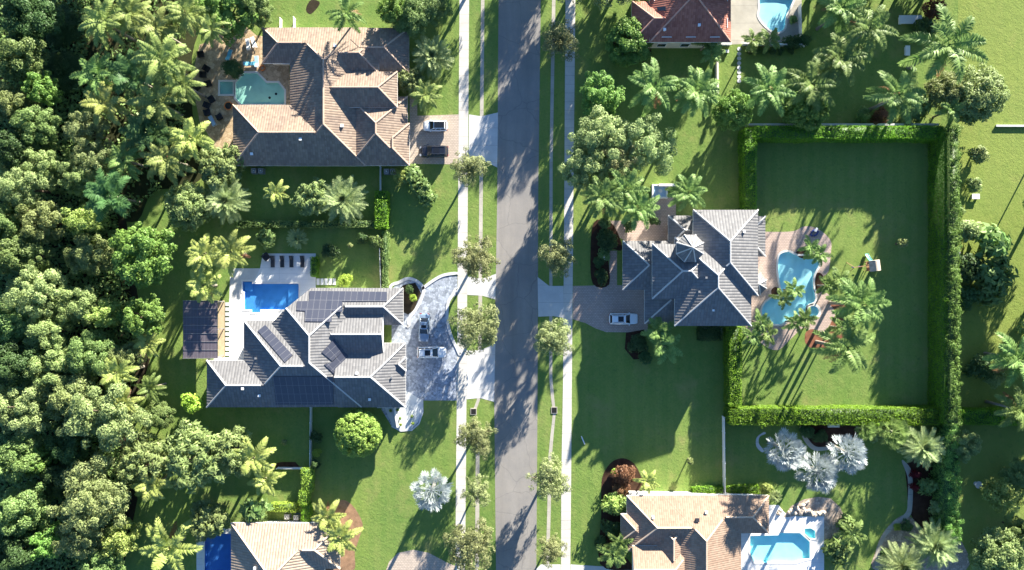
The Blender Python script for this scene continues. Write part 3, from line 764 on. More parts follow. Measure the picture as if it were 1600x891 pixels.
# garden beds
def bed(pts, m, name='garden_bed', z=0.012): structure(name, G(pts), z, m)
bed(spline(ZF([(195, 620), (195, 480), (205, 400), (250, 335), (310, 316), (365, 345), (400, 410), (420, 480), (340, 500), (310, 620), (300, 780), (350, 860), (340, 890), (190, 860)]), 4), 'mulch')
bed(spline(ZP([(525, 400), (540, 378), (575, 372), (602, 390), (600, 420), (575, 450), (548, 430)]), 4), 'redmulch')
bed(spline(ZP([(408, 560), (415, 530), (445, 518), (480, 530), (510, 545), (540, 470), (600, 480), (600, 560), (520, 600), (450, 608), (415, 588)]), 4), 'redmulch')
bed(spline(ZP([(368, 160), (400, 145), (430, 160), (420, 188), (385, 186)]), 4), 'mulch')
bed(spline(ZP([(452, 262), (485, 260), (500, 300), (485, 345), (456, 352), (446, 310)]), 4), 'mulch')
bed(spline(ZP([(252, 340), (272, 322), (296, 340), (290, 368), (262, 370)]), 4), 'mulch')
bed(spline(ZC([(130, 290), (200, 290), (240, 360), (245, 410), (190, 410), (195, 550), (125, 550), (115, 420)]), 4), 'mulch')
bed([(1007, 515), (1010, 560), (990, 562), (976, 545), (978, 520)], 'mulch')
bed(Z7([(955, 330), (1000, 285), (1050, 275), (1075, 320), (1045, 390), (1020, 410), (1000, 400)]), 'soil')
bed(spline(Z5([(1080, 535), (1150, 555), (1205, 650), (1190, 720), (1165, 800), (1150, 900), (960, 900), (990, 640)]), 4), 'tanmulch')
bed(spline(Z8([(660, 380), (720, 360), (820, 400), (830, 700), (760, 720), (680, 620), (665, 500)]), 4), 'mulch')
bed(spline(Z8([(515, 800), (560, 700), (640, 630), (700, 650), (740, 700), (900, 720), (940, 900), (530, 900)]), 4), 'sand')
bed(spline(Z8([(155, 200), (200, 190), (420, 205), (430, 250), (300, 300), (230, 320), (175, 260)]), 4), 'mulch')
bed(Z5([(740, 345), (790, 335), (860, 335), (890, 368), (760, 368)]), 'mulch')
bed(spline([(965, 35), (1005, 45), (1018, 85), (1000, 98), (965, 92), (950, 70)], 4), 'mulch')
bed(spline([(500, 5), (486, 22), (478, 15), (486, 0)], 4), 'soil')
structure('garden_path', G(spline(Z8([(640, 372), (655, 372), (690, 430), (690, 590), (670, 640), (600, 690), (550, 760), (530, 900), (512, 900), (520, 790), (570, 690), (655, 620), (668, 560), (668, 450)]), 4)), 0.016, 'gutter')
structure('garden_path', G(spline(Z8([(150, 215), (165, 205), (190, 260), (230, 300), (290, 300), (290, 315), (220, 318), (175, 275)]), 4)), 0.016, 'gutter')
structure('garden_path', G(spline(ZF([(1040, 190), (1010, 205), (1005, 240), (1030, 275), (1020, 285), (992, 255), (994, 210), (1030, 182)]), 4)), 0.016, 'apron')

# kerb stones round driveway B, modelled as a low kerb
def strip(pts, w, h, closed=False):
    """a kerb of width w and height h along photo pixels"""
    g = [Vector((*q, 0)) for q in G(pts)]
    b = MB(); n = len(g)
    L = []; R = []
    for i in range(n):
        a = g[(i - 1) % n] if closed or i else g[i]; c = g[(i + 1) % n] if closed or i < n - 1 else g[i]
        d = (c - a).normalized(); p = Vector((-d.y, d.x, 0)) * w / 2
        L.append(g[i] + p); R.append(g[i] - p)
    for i in range(n if closed else n - 1):
        j = (i + 1) % n
        z = Vector((0, 0, h))
        b.hexa([L[i], R[i], R[j], L[j]], [L[i] + z, R[i] + z, R[j] + z, L[j] + z])
    return b
def opens(pts, n=5):
    s = spline(pts, n)
    return s[: (len(pts) - 1) * n + 1]
for pts in (Z7([(945, 305), (985, 272), (1022, 257), (1062, 272), (1085, 302), (1075, 345), (1052, 388), (1025, 425), (1015, 455)]),
            Z7([(1085, 302), (1120, 270), (1170, 243), (1225, 240)]),
            ZM([(225, 465), (198, 482), (178, 520), (175, 590), (190, 660), (215, 715), (240, 742)])):
    tag(strip(opens(pts), 0.5, 0.10).build('kerb', M['curb']), kind='structure')
tag(strip(Z7([(1080, 765), (1082, 820), (1065, 870), (1035, 897), (990, 900), (950, 880)]), 0.25, 0.08).build('kerb', M['curb']), kind='structure')

# ------------------------------------------------------------------ pools: basin, coping and water
def pool(key, plaster, tint, label, depth=0.55, cw=0.32, steps=None, name='swimming_pool'):
    g = POOLG[key]
    cx = sum(p[0] for p in g) / len(g); cy = sum(p[1] for p in g) / len(g)
    loc = [(x - cx, y - cy) for x, y in g]
    t = thing(name, label, 'pool', (cx, cy, 0))
    b = MB(); b.sheet(loc, -depth)
    n = len(loc)
    for i in range(n):
        p, q = loc[i], loc[(i + 1) % n]
        b.face([(q[0], q[1], -depth), (p[0], p[1], -depth), (p[0], p[1], 0.0), (q[0], q[1], 0.0)])
    b.build('basin', M[plaster], t)
    o = offset(loc, cw); b = MB()
    for i in range(n):
        j = (i + 1) % n
        p, q, r, s_ = loc[i], loc[j], o[j], o[i]
        b.hexa([(*s_, 0.0), (*r, 0.0), (*q, 0.0), (*p, 0.0)], [(*s_, .05), (*r, .05), (*q, .05), (*p, .05)])
    b.build('coping', M['coping'], t)
    for pts, z in (steps or []):
        b = MB(); b.prism([(x - cx, y - cy) for x, y in ccw(G(pts))], -depth + 0.01, z); b.build('step', M[plaster], t)
    i = offset(loc, -0.01)
    b = MB(); b.sheet(i, -0.08); b.build('water', water_mat('pool_water', tint), t)
    return t
M['pl_teal'] = pool_plaster('teal_plaster', (0.42, 0.66, 0.58))
M['pl_blue'] = pool_plaster('blue_plaster', (0.085, 0.29, 0.60))
M['pl_aqua'] = pool_plaster('aqua_plaster', (0.50, 0.84, 0.88))
M['pl_turq'] = pool_plaster('turquoise_plaster', (0.48, 0.90, 0.90))
M['pl_navy'] = pool_plaster('navy_plaster', (0.07, 0.21, 0.50))
pool('a', 'pl_teal', (0.82, 0.93, 0.91), 'teal green faceted pool beside the brown tiled house')
t = bpy.data.objects['swimming_pool']
for x, y in Z2([(355, 450), (385, 432)]):
    q = W(x, y) - t.location; b = MB(); b.disc((q.x, q.y, -0.545), .22, .03, 12); b.build('drain', M['rubber'], t)
pool('aspa', 'pl_teal', (0.72, 0.86, 0.88), 'small square spa pool at the corner of the teal pool', 0.45, name='spa')
pool('b', 'pl_blue', (0.78, 0.92, 0.98), 'deep blue rectangular pool on the white deck of the solar panelled grey house', 0.55,
     steps=[(Z7([(512, 282), (556, 282), (556, 386), (512, 386)]), -0.25), (Z7([(324, 272), (360, 272), (360, 310), (332, 310)]), -0.22)])
pool('c', 'pl_aqua', (0.84, 0.94, 0.97), 'large curvy light blue pool ringed by small palms', 0.55,
     steps=[(ZP([(405, 405), (412, 438), (385, 446), (372, 420), (388, 400)]), -0.3)])
pool('cspa', 'pl_aqua', (0.84, 0.94, 0.97), 'round spa beside the large curvy pool', 0.45, 0.4, name='spa')
pool('d', 'pl_aqua', (0.84, 0.94, 0.97), 'light blue kidney shaped pool by the red roofed house')
pool('e', 'pl_navy', (0.70, 0.85, 0.95), 'dark blue pool against the sand tiled roof at the bottom edge', 0.55)
pool('f', 'pl_turq', (0.88, 0.97, 0.98), 'bright turquoise pool on a white marble deck by the clay tiled house', 0.5)
pool('fspa', 'pl_turq', (0.72, 0.90, 0.92), 'small angular spa set in the white marble deck', 0.4, 0.3, name='spa')

# ------------------------------------------------------------------ houses
class House:
    def __init__(self, name, label, px, py, roof, cap, stucco, pitch=0.44):
        p = W(px, py)
        self.o = Vector((p.x, p.y, 0))
        self.t = thing(name, label, 'house', (p.x, p.y, 0))
        self.roof, self.cap, self.stucco, self.pitch = roof, cap, stucco, pitch
        self.ms = []
        self.rb, self.cb, self.wb = MB(), MB(), MB()
        self.rects = []
    def mass(self, x0, y0, x1, y1, e=3.4, ends='hh', axis=None, pitch=None, clip=None, wall=True, keep=()):
        """hip-roofed block whose eave is seen in the photo rectangle; ends: h(ip)/g(able) at the low and the high end of the ridge"""
        i = len(self.ms); e += 0.013 * i; pt = pitch or self.pitch
        a, b = W(x0, y1, e) - self.o, W(x1, y0, e) - self.o
        X0, Y0, X1, Y1 = a.x, a.y, b.x, b.y
        w, d = X1 - X0, Y1 - Y0
        ax = axis or ('x' if w >= d else 'y')
        half = (d if ax == 'x' else w) / 2
        rise = half * pt
        c = ((X0 + X1) / 2, (Y0 + Y1) / 2)
        if ax == 'x':
            r0 = (X0 + (half if ends[0] == 'h' else 0), c[1]); r1 = (X1 - (half if ends[1] == 'h' else 0), c[1])
            if r0[0] > r1[0]: r0 = r1 = c
        else:
            r0 = (c[0], Y0 + (half if ends[0] == 'h' else 0)); r1 = (c[0], Y1 - (half if ends[1] == 'h' else 0))
            if r0[1] > r1[1]: r0 = r1 = c
        z = e + rise
        A, B, C_, D = (X0, Y0, e), (X1, Y0, e), (X1, Y1, e), (X0, Y1, e)
        P, Q = (*r0, z), (*r1, z)
        sl = math.sqrt(1 + pt * pt)
        uvf = {'S': lambda p: (p[0], (p[1] - Y0) * sl), 'N': lambda p: (p[0], (Y1 - p[1]) * sl),
               'W': lambda p: (p[1], (p[0] - X0) * sl), 'E': lambda p: (p[1], (X1 - p[0]) * sl)}
        faces = ({'S': [A, B, Q, P], 'N': [C_, D, P, Q], 'W': [D, A, P], 'E': [B, C_, Q]} if ax == 'x' else
                 {'W': [D, A, P, Q], 'E': [B, C_, Q, P], 'S': [A, B, P], 'N': [C_, D, Q]})
        mb = MB()
        for k, pts in faces.items():
            gab = (ax == 'x' and ((k == 'W' and ends[0] == 'g') or (k == 'E' and ends[1] == 'g'))) or (ax == 'y' and ((k == 'S' and ends[0] == 'g') or (k == 'N' and ends[1] == 'g')))
            q = [p for n_, p in enumerate(pts) if n_ == 0 or (Vector(p) - Vector(pts[n_ - 1])).length > 1e-4]
            mb.face(q, 1 if gab else 0, [uvf[k](p) for p in q])
        th = 0.22
        lo = [(p[0], p[1], p[2] - th) for p in (A, B, C_, D)]
        for n_ in range(4):
            m_ = (n_ + 1) % 4; u = (A, B, C_, D)
            mb.face([lo[n_], lo[m_], u[m_], u[n_]], 1)
        mb.face(lo[::-1], 1)
        caps = [(A, P if ax == 'x' or True else P), (B, Q if ax == 'x' else P), (C_, Q), (D, P if ax == 'x' else Q)]
        kept = [caps[k] for k in keep]
        caps = [k for k, fl in zip(caps, ((ends[0], ends[1], ends[1], ends[0]) if ax == 'x' else (ends[0], ends[0], ends[1], ends[1]))) if fl == 'h']
        if (Vector(P) - Vector(Q)).length > 0.1: caps.append((P, Q))
        if clip:
            q0, q1 = [W(*q, e) - self.o for q in clip]
            dv = (q1 - q0); nrm = Vector((-dv.y, dv.x, 0)).normalized()
            if nrm.dot(Vector((c[0], c[1], 0)) - Vector((q0.x, q0.y, 0))) > 0: nrm = -nrm
            me = mb.mesh('tmp', [M[self.roof], M['white']])
            bm = bmesh.new(); bm.from_mesh(me)
            r = bmesh.ops.bisect_plane(bm, geom=bm.verts[:] + bm.edges[:] + bm.faces[:], plane_co=(q0.x, q0.y, 0), plane_no=nrm, clear_outer=True)
            ed = [g for g in r['geom_cut'] if isinstance(g, bmesh.types.BMEdge)]
            nf = bmesh.ops.contextual_create(bm, geom=ed)
            for f in nf['faces']: f.material_index = 1
            uvl = bm.loops.layers.uv.active
            for f in bm.faces:
                self.rb.face([v.co.copy() for v in f.verts], f.material_index, [tuple(l[uvl].uv) for l in f.loops])
            bm.free(); bpy.data.meshes.remove(me)
            cut = lambda p: (Vector(p) - q0).dot(nrm)
            nc = []
            for p, q in caps:
                dp, dq = cut(p), cut(q)
                if dp > 0 and dq > 0: continue
                if dp > 0: p = Vector(p).lerp(Vector(q), dp / (dp - dq))
                elif dq > 0: q = Vector(q).lerp(Vector(p), dq / (dq - dp))
                nc.append((p, q))
            caps = nc
        else:
            for f, m_ in zip(mb.f, mb.mi):
                self.rb.face([mb.v[k] for k in f], m_, [mb.uv[k] for k in f])
        self.caps = getattr(self, 'caps', []) + [(Vector(p), Vector(q), i, (p, q) in kept) for p, q in caps]
        if wall:
            ins = 0.75 + 0.006 * i
            self.rects.append((X0 + ins, Y0 + ins, X1 - ins, Y1 - ins, e, (q0.copy(), nrm.copy()) if clip else None))
            if clip:
                s = (q1 - q0).normalized(); k_in = -nrm * 1.0
                self.wb.prism([(X0 + ins, Y0 + ins), (X1 - ins, Y0 + ins), (X1 - ins, Y1 - ins), (q0.x + k_in.x + .3, Y1 - ins), (X0 + ins, q1.y + k_in.y - .3)], 0, e - 0.2)
            else:
                self.wb.box(((X0 + X1) / 2, (Y0 + Y1) / 2, (e - 0.21) / 2), (w - 2 * ins, d - 2 * ins, e - 0.21))
        self.ms.append(dict(X0=X0, Y0=Y0, X1=X1, Y1=Y1, e=e, p=pt, g=((ax == 'x' and ends[0] == 'g'), (ax == 'x' and ends[1] == 'g'), (ax == 'y' and ends[0] == 'g'), (ax == 'y' and ends[1] == 'g'))))
        return i
    def cone(self, px, py, r, e, rise, n=8, part='turret_roof'):
        """many-sided pointed roof on a turret"""
        c = W(px, py, e) - self.o; r *= S * (HC - e) / HC
        ring = [(c.x + r * math.cos(2 * math.pi * (k + .5) / n), c.y + r * math.sin(2 * math.pi * (k + .5) / n), e) for k in range(n)]
        top = (c.x, c.y, e + rise)
        b, cp = MB(), MB()
        for k in range(n):
            p, q = Vector(ring[k]), Vector(ring[(k + 1) % n]); L = (q - p).length
            hh = (Vector(top) - (p + q) / 2).length
            b.face([p, q, top], 0, [(-L / 2, 0), (L / 2, 0), (0, hh)])
            b.face([p - Vector((0, 0, .22)), q - Vector((0, 0, .22)), q, p], 1)
            cp.tube([p + Vector((0, 0, .03)), Vector(top) + Vector((0, 0, .03))], [0.11, 0.09], 6)
        o = b.build(part, [M[self.roof], M['white']], self.t)
        cp.build('ridge_cap', M[self.cap], o)
        rr = 0.82
        w = MB(); w.prism([(c.x + (x - c.x) * rr, c.y + (y - c.y) * rr) for x, y, _ in ring], 0, e - 0.05)
        w.build('turret_wall', M[self.stucco], self.t)
    def on_slope(self, i, side, px, py, off=0.0):
        m = self.ms[i]; g = W(px, py); o = self.o; p = m['p']
        e = m['e'] + off
        if side == 'N': t = (HC - e - p * (m['Y1'] + o.y)) / (HC - p * g.y)
        elif side == 'S': t = (HC - e + p * (m['Y0'] + o.y)) / (HC + p * g.y)
        elif side == 'E': t = (HC - e - p * (m['X1'] + o.x)) / (HC - p * g.x)
        else: t = (HC - e + p * (m['X0'] + o.x)) / (HC + p * g.x)
        return Vector((g.x * t, g.y * t, HC * (1 - t))) - o
    def solar(self, i, side, pts, rot=None, name='solar_panel_array', mat='solar'):
        q = [self.on_slope(i, side, *p, off=0.14) for p in pts]
        o = q[0]; u = (q[1] - q[0]).normalized(); nrm = None
        for k in range(2, len(q)):
            nrm = u.cross(q[k] - o)
            if nrm.length > 0.3: break
        nrm.normalize()
        if nrm.z < 0: nrm = -nrm
        v = nrm.cross(u)
        b = MB()
        uv = [((p - o).dot(u), (p - o).dot(v)) for p in q]
        if sum(a[0] * c[1] - c[0] * a[1] for a, c in zip(uv, uv[1:] + uv[:1])) < 0: q, uv = q[::-1], uv[::-1]
        b.face(q, 0, uv)
        for k in range(len(q)):
            p, r = q[k], q[(k + 1) % len(q)]
            b.face([p - nrm * .1, r - nrm * .1, r, p], 1)
        return b.build(name, [M[mat], M['dmetal']], self.t)
    def vent(self, i, side, px, py, s=0.35, mat='white'):
        p = self.on_slope(i, side, px, py)
        b = MB(); b.box((p.x, p.y, p.z + .12), (s, s, 0.34)); b.box((p.x, p.y, p.z + .31), (s * 1.25, s * 1.25, 0.05))
        b.build('roof_vent', M[mat], self.t)
    def height(self, k, x, y):
        m = self.ms[k]
        ds = [x - m['X0'], m['X1'] - x, y - m['Y0'], m['Y1'] - y]
        if min(ds) < 0: return -1
        return m['e'] + m['p'] * min(d for d, g in zip(ds, m['g']) if not g)
    def finish(self, win=True, garage=None):
        for p, q, i, kp in self.caps:          # ridge tiles only where the ridge is not covered by another roof
            n = max(2, int((q - p).length / 0.4)); run = []
            for s in range(n + 1):
                v = p.lerp(q, s / n)
                ok = kp or not any(self.height(k, v.x, v.y) > v.z - 0.10 for k in range(len(self.ms)) if k != i)
                if ok: run.append(v)
                if (not ok or s == n) and len(run) > 2:
                    up = Vector((0, 0, .03)); self.cb.tube([run[0] + up, run[-1] + up], 0.15, 6)
                if not ok: run = []
        r = self.rb.build('roof', [M[self.roof], M['white']], self.t)
        self.cb.build('ridge_cap', M[self.cap], r)
        self.wb.build('wall', M[self.stucco], self.t)
        if not win: return
        def inside(x, y, me):
            return any(a - .1 < x < c + .1 and b - .1 < y < d + .1 for k, (a, b, c, d, e, cl) in enumerate(self.rects) if k != me)
        for k, (a, b, c, d, e, cl) in enumerate(self.rects):
            if cl: pass
            for side in 'SNEW':
                L = (c - a) if side in 'SN' else (d - b)
                n = max(1, int(L / 3.4))
                for j in range(n):
                    s = (j + .5) / n * L
                    x, y = {'S': (a + s, b - .02), 'N': (a + s, d + .02), 'W': (a - .02, b + s), 'E': (c + .02, b + s)}[side]
                    if inside(x, y, k): continue
                    wd = min(1.5, L / n - 0.8)
                    if wd < 0.5: continue
                    if cl and (Vector((x, y, 0)) - Vector((cl[0].x, cl[0].y, 0))).dot(cl[1]) > -1.6: continue
                    if garage and garage(x, y, side): continue
                    rz = 0 if side in 'SN' else math.pi / 2
                    dx, dy = {'S': (0, -1), 'N': (0, 1), 'W': (-1, 0), 'E': (1, 0)}[side]
                    for z, hh in ([(1.55, 1.4)] if e < 5 else [(1.55, 1.5), (4.7, 1.4)]):
                        f = MB()
                        for q in (-1, 1):
                            f.box((x + dx * .03 + q * wd / 2 * math.cos(rz), y + dy * .03 + q * wd / 2 * math.sin(rz), z), (0.1, 0.09, hh), rz)
                            f.box((x + dx * .03, y + dy * .03, z + q * hh / 2), (wd + .1, 0.088, 0.1), rz)
                        fo = f.build('window', M['white'], self.t)
                        g = MB(); g.box((x, y, z), (wd - .1, 0.05, hh - .1), rz); g.build('pane', M['glass'], fo)
    def door_at(self, px, py, side, w, h, name='door', mat='door'):
        """door on the wall plane nearest to a photo point"""
        p = W(px, py) - self.o
        best = None
        for (a, b, c, d, e, cl) in self.rects:
            for sd, v, lo, hi, u in (('S', b, a, c, p.x), ('N', d, a, c, p.x), ('W', a, b, d, p.y), ('E', c, b, d, p.y)):
                if sd == side and lo < u < hi:
                    dist = abs((p.y if sd in 'SN' else p.x) - v)
                    if best is None or dist < best[0]: best = (dist, v)
        if not best: return
        v = best[1]; sg = 1 if side in 'NE' else -1
        b = MB()
        if side in 'SN': b.box((p.x, v + sg * .05, h / 2), (w, 0.12, h))
        else: b.box((v + sg * .05, p.y, h / 2), (0.12, w, h))
        o = b.build(name, M[mat], self.t)
        b = MB()
        for k in range(1, 4):
            if side in 'SN': b.box((p.x, v + sg * .12, h * k / 4), (w * .92, 0.03, 0.04))
            else: b.box((v + sg * .12, p.y, h * k / 4), (0.03, w * .92, 0.04))
        b.build('door_moulding', M['dmetal' if mat != 'white' else 'curb'], o)

# --- brown tiled house, top left
h = House('tiled_house', 'brown tiled house with many hips around a teal green pool', 500, 150, 'roof_a', 'cap_a', 'stucco')
h.mass(453, 43, 572, 259.5, keep=(1,))
h.mass(410, 43.3, 513, 99, ends='hg')
h.mass(364, 164, 513, 259.2, ends='hg')
h.mass(529, 43.6, 639, 115)
h.mass(505, 58, 592, 115, e=4.1)
h.mass(490, 112, 621, 168, e=4.5)
h.mass(545, 151, 637, 259)
h.mass(590, 193, 640, 258.7)
h.vent(2, 'S', 470, 218); h.vent(0, 'E', 535, 197, 0.4); h.vent(2, 'S', 394, 241); h.vent(0, 'N', 524, 72)
h.finish(garage=lambda x, y, s: s == 'E' and y < -4)
h.door_at(637, 226, 'E', 5.2, 2.3, 'garage_door', 'white')
h.door_at(640, 140, 'E', 1.4, 2.3)
h.door_at(440, 140, 'W', 3.2, 2.2, 'patio_door', 'glass')

# --- grey solar house, left
h = House('solar_house', 'grey tiled house covered with dark solar panels above a blue rectangular pool', 500, 545, 'roof_b', 'cap_b', 'stucco_w')
h.mass(420, 450, 565, 636, keep=(1,), clip=((486, 450), (430, 501)))
h.mass(381, 501, 494, 636.3, ends='hg', axis='x')
h.mass(323, 563, 470, 636.6, ends='hg')
h.mass(514, 450.2, 630, 508)
h.mass(490, 491, 599, 552, e=4.1, ends='hg')
h.mass(528, 536, 634, 636.8, ends='gh')
h.mass(606, 558, 634.5, 580, e=3.7, ends='gh', axis='x')
h.solar(0, 'N', Z7([(604, 309), (930, 313), (930, 353), (742, 354), (742, 397), (697, 397), (697, 440), (584, 438), (584, 394), (548, 392), (551, 353), (602, 352)]))
h.solar(1, 'N', Z7([(417, 452), (533, 580), (500, 611), (385, 478)]))
h.solar(0, 'E', Z7([(708, 513), (750, 560), (700, 606), (655, 568)]))
h.solar(0, 'E', Z7([(748, 562), (792, 608), (725, 677), (666, 620), (702, 608)]))
h.solar(0, 'S', Z7([(450, 672), (703, 672), (703, 790), (462, 790)]))
h.vent(1, 'W', 400, 560, .25, 'metal'); h.vent(0, 'E', 545, 600, .25, 'metal'); h.vent(5, 'E', 612, 590, .25, 'metal'); h.vent(2, 'S', 380, 607); h.vent(5, 'N', 558, 583); h.vent(0, 'S', 406, 618); h.vent(5, 'S', 578, 624)
h.finish(garage=lambda x, y, s: s == 'E' and y < -1)
h.door_at(630, 600, 'E', 5.0, 2.4, 'garage_door', 'white')
h.door_at(610, 520, 'E', 2.0, 2.5)
h.door_at(400, 540, 'W', 4.0, 2.3, 'patio_door', 'glass')

# --- grey house with the turret, right
h = House('turret_house', 'grey tiled house with a pointed turret next to the curvy pool', 1090, 425, 'roof_b', 'cap_b', 'stucco_w', 0.46)
h.mass(1083, 328, 1184.5, 462, e=6.6)
h.mass(1054, 371, 1174, 509.5, e=6.3)
h.mass(1019, 381, 1118, 467, e=6.4)
h.mass(973, 376.5, 1060, 453, e=3.6)
h.mass(1007, 430, 1090, 506, e=3.5)
h.mass(1044, 337, 1110, 384, e=3.7)
h.mass(1150, 338, 1196, 401, e=3.4, pitch=0.2, axis='y')
h.cone(1078, 388, 23, 8.6, 2.0)
h.cone(1181, 444, 18, 3.6, 1.5, part='bay_roof')
for q in ((1103, 434), (1092, 456)): h.vent(1, 'W', *q, 0.26, 'metal')
h.vent(1, 'S', 1114, 485, 0.26); h.vent(0, 'E', 1162, 362)
h.finish(garage=lambda x, y, s: s == 'W' and x < -6 and y < 2)
h.door_at(1010, 490, 'W', 2.6, 2.3, 'garage_door', 'white')
h.door_at(1000, 430, 'S', 5.0, 2.3, 'garage_door', 'white')
h.door_at(1050, 360, 'W', 1.6, 2.5)
h.door_at(1185, 380, 'E', 3.6, 2.3, 'patio_door', 'glass')

# --- red tiled house, top right
h = House('tiled_house', 'red tiled house at the top edge beside a kidney shaped pool', 1080, 20, 'roof_d', 'cap_d', 'stucco')
h.mass(1015, -75, 1142, 66, e=5.0)
h.mass(987, 2, 1085, 66.4, e=4.6, ends='hg')
h.solar(0, 'W', Z4([(432, 32), (476, 32), (476, 50), (440, 50)]), name='skylight', mat='glass')
h.vent(0, 'S', 1038, 47); h.vent(0, 'S', 1092, 40)
h.finish()
h.door_at(1142, 30, 'E', 3.6, 2.3, 'patio_door', 'glass')

# --- sand tiled house, bottom left
h = House('tiled_house', 'sand coloured ribbed roof house at the bottom edge beside the dark blue pool', 430, 880, 'roof_e', 'cap_f', 'stucco')
h.mass(361, 817, 507, 975)
h.mass(430, 818.5, 531, 889, ends='gh')
h.vent(0, 'W', 399, 887)
h.finish()
h.door_at(505, 870, 'E', 1.4, 2.3)

# --- clay tiled house, bottom right
h = House('tiled_house', 'clay brown tiled house at the bottom edge beside the bright turquoise pool', 1080, 850, 'roof_f', 'cap_f', 'stucco')
h.mass(1034, 773.5, 1158, 1010)
h.mass(1085, 774, 1201.5, 833.5, ends='gh')
h.mass(979, 774.5, 1110, 862, ends='hg')
h.mass(1025, 815, 1075, 905, e=4.0, axis='y')
h.mass(988, 853, 1084, 917, e=4.1, ends='gh')
h.mass(970, 803, 1012, 846, e=3.5)
h.vent(0, 'N', 1089, 812, 0.5, 'dmetal'); h.vent(0, 'N', 1103, 800); h.vent(2, 'N', 1020, 808)
h.finish()
h.door_at(1158, 860, 'E', 3.6, 2.3, 'patio_door', 'glass')
h.door_at(975, 825, 'W', 1.4, 2.3)

# solar roofed pergola
c0, c1 = W(286, 560, 3.0), W(340, 470, 3.0)
t = thing('pergola', 'open pergola roofed with dark panels beside the white pool deck', 'pergola', ((c0.x + c1.x) / 2, (c0.y + c1.y) / 2, 0))
lx, ly = c1.x - c0.x, c1.y - c0.y
b = MB(); N_ = 7
for k in range(N_):
    y0 = -ly / 2 + ly * k / N_ + .03; y1 = -ly / 2 + ly * (k + 1) / N_ - .03
    z0 = 3.0
    b.face([(-lx / 2, y0, z0), (lx / 2, y0, z0), (lx / 2, y1, z0), (-lx / 2, y1, z0)], 0, [(0, y0), (lx, y0), (lx, y1), (0, y1)])
    b.box((0, (y0 + y1) / 2, z0 - .035), (lx, y1 - y0, .06), mi=1)
t2 = NT('pergola_panels'); uv = t2.uv()
br = t2.add('ShaderNodeTexBrick', {'Vector': uv, 'Color1': (0.100, 0.090, 0.098, 1), 'Color2': (0.082, 0.074, 0.084, 1), 'Mortar': (0.16, 0.15, 0.17, 1), 'Scale': 1.0, 'Mortar Size': 0.03, 'Brick Width': 0.6, 'Row Height': 50.0}, offset=0.0)
M['perg'] = t2.done(t2.pbsdf(t2.mix(t2.math('MULTIPLY', t2.noise(t2.scale(uv, (1, 3, 1)), .5, 4), .6), br.outputs['Color'], (0.14, 0.11, 0.13)), 0.35, 0.4))
b.build('roof', [M['perg'], M['dmetal']], t)
b = MB()
for k in range(N_ + 1):
    b.box((0, -ly / 2 + ly * k / N_ , 3.02), (lx + .1, 0.05, 0.1))
for x in (-lx / 2 + .2, lx / 2 - .2): b.box((x, 0, 2.8), (0.12, ly, 0.2))
b.build('beam', M['metal'], t)
for x in (-lx / 2 + .2, lx / 2 - .2):
    for y in (-ly / 2 + .2, 0, ly / 2 - .2):
        b = MB(); b.box((x, y, 1.35), (0.14, 0.14, 2.7)); b.build('post', M['metal'], t)
structure('timber_strip', G(Z7([(218, 350), (246, 350), (246, 590), (218, 590)])), 0.012, 'tan')
structure('pergola_floor', G(Z7([(90, 360), (216, 360), (216, 588), (90, 588)])), 0.010, 'apron')
# ------------------------------------------------------------------ cars
def loft_body(st, n=12):
    """st: list of (x, halfwidth, zlow, zbelt, ztop)"""
    b = MB(); rings = []
    for x, w, zl, zb, zt in st:
        half = [(0.0, zl), (w * .82, zl), (w * .96, zl + .12), (w, (zl + zb) / 2), (w * .985, zb), (w * .90, zt - .03), (w * .55, zt + .015), (0, zt + .03)]
        ring = [(x, y, z) for y, z in half] + [(x, -y, z) for y, z in half[-2:0:-1]]
        rings.append(ring)
    m = len(rings[0])
    for a, c in zip(rings, rings[1:]):
        for k in range(m):
            b.face([a[k], a[(k + 1) % m], c[(k + 1) % m], c[k]])
    b.face(rings[0][::-1]); b.face(rings[-1])
    return b

def frustum(bot, top):
    b = MB(); b.hexa(bot, top); return b

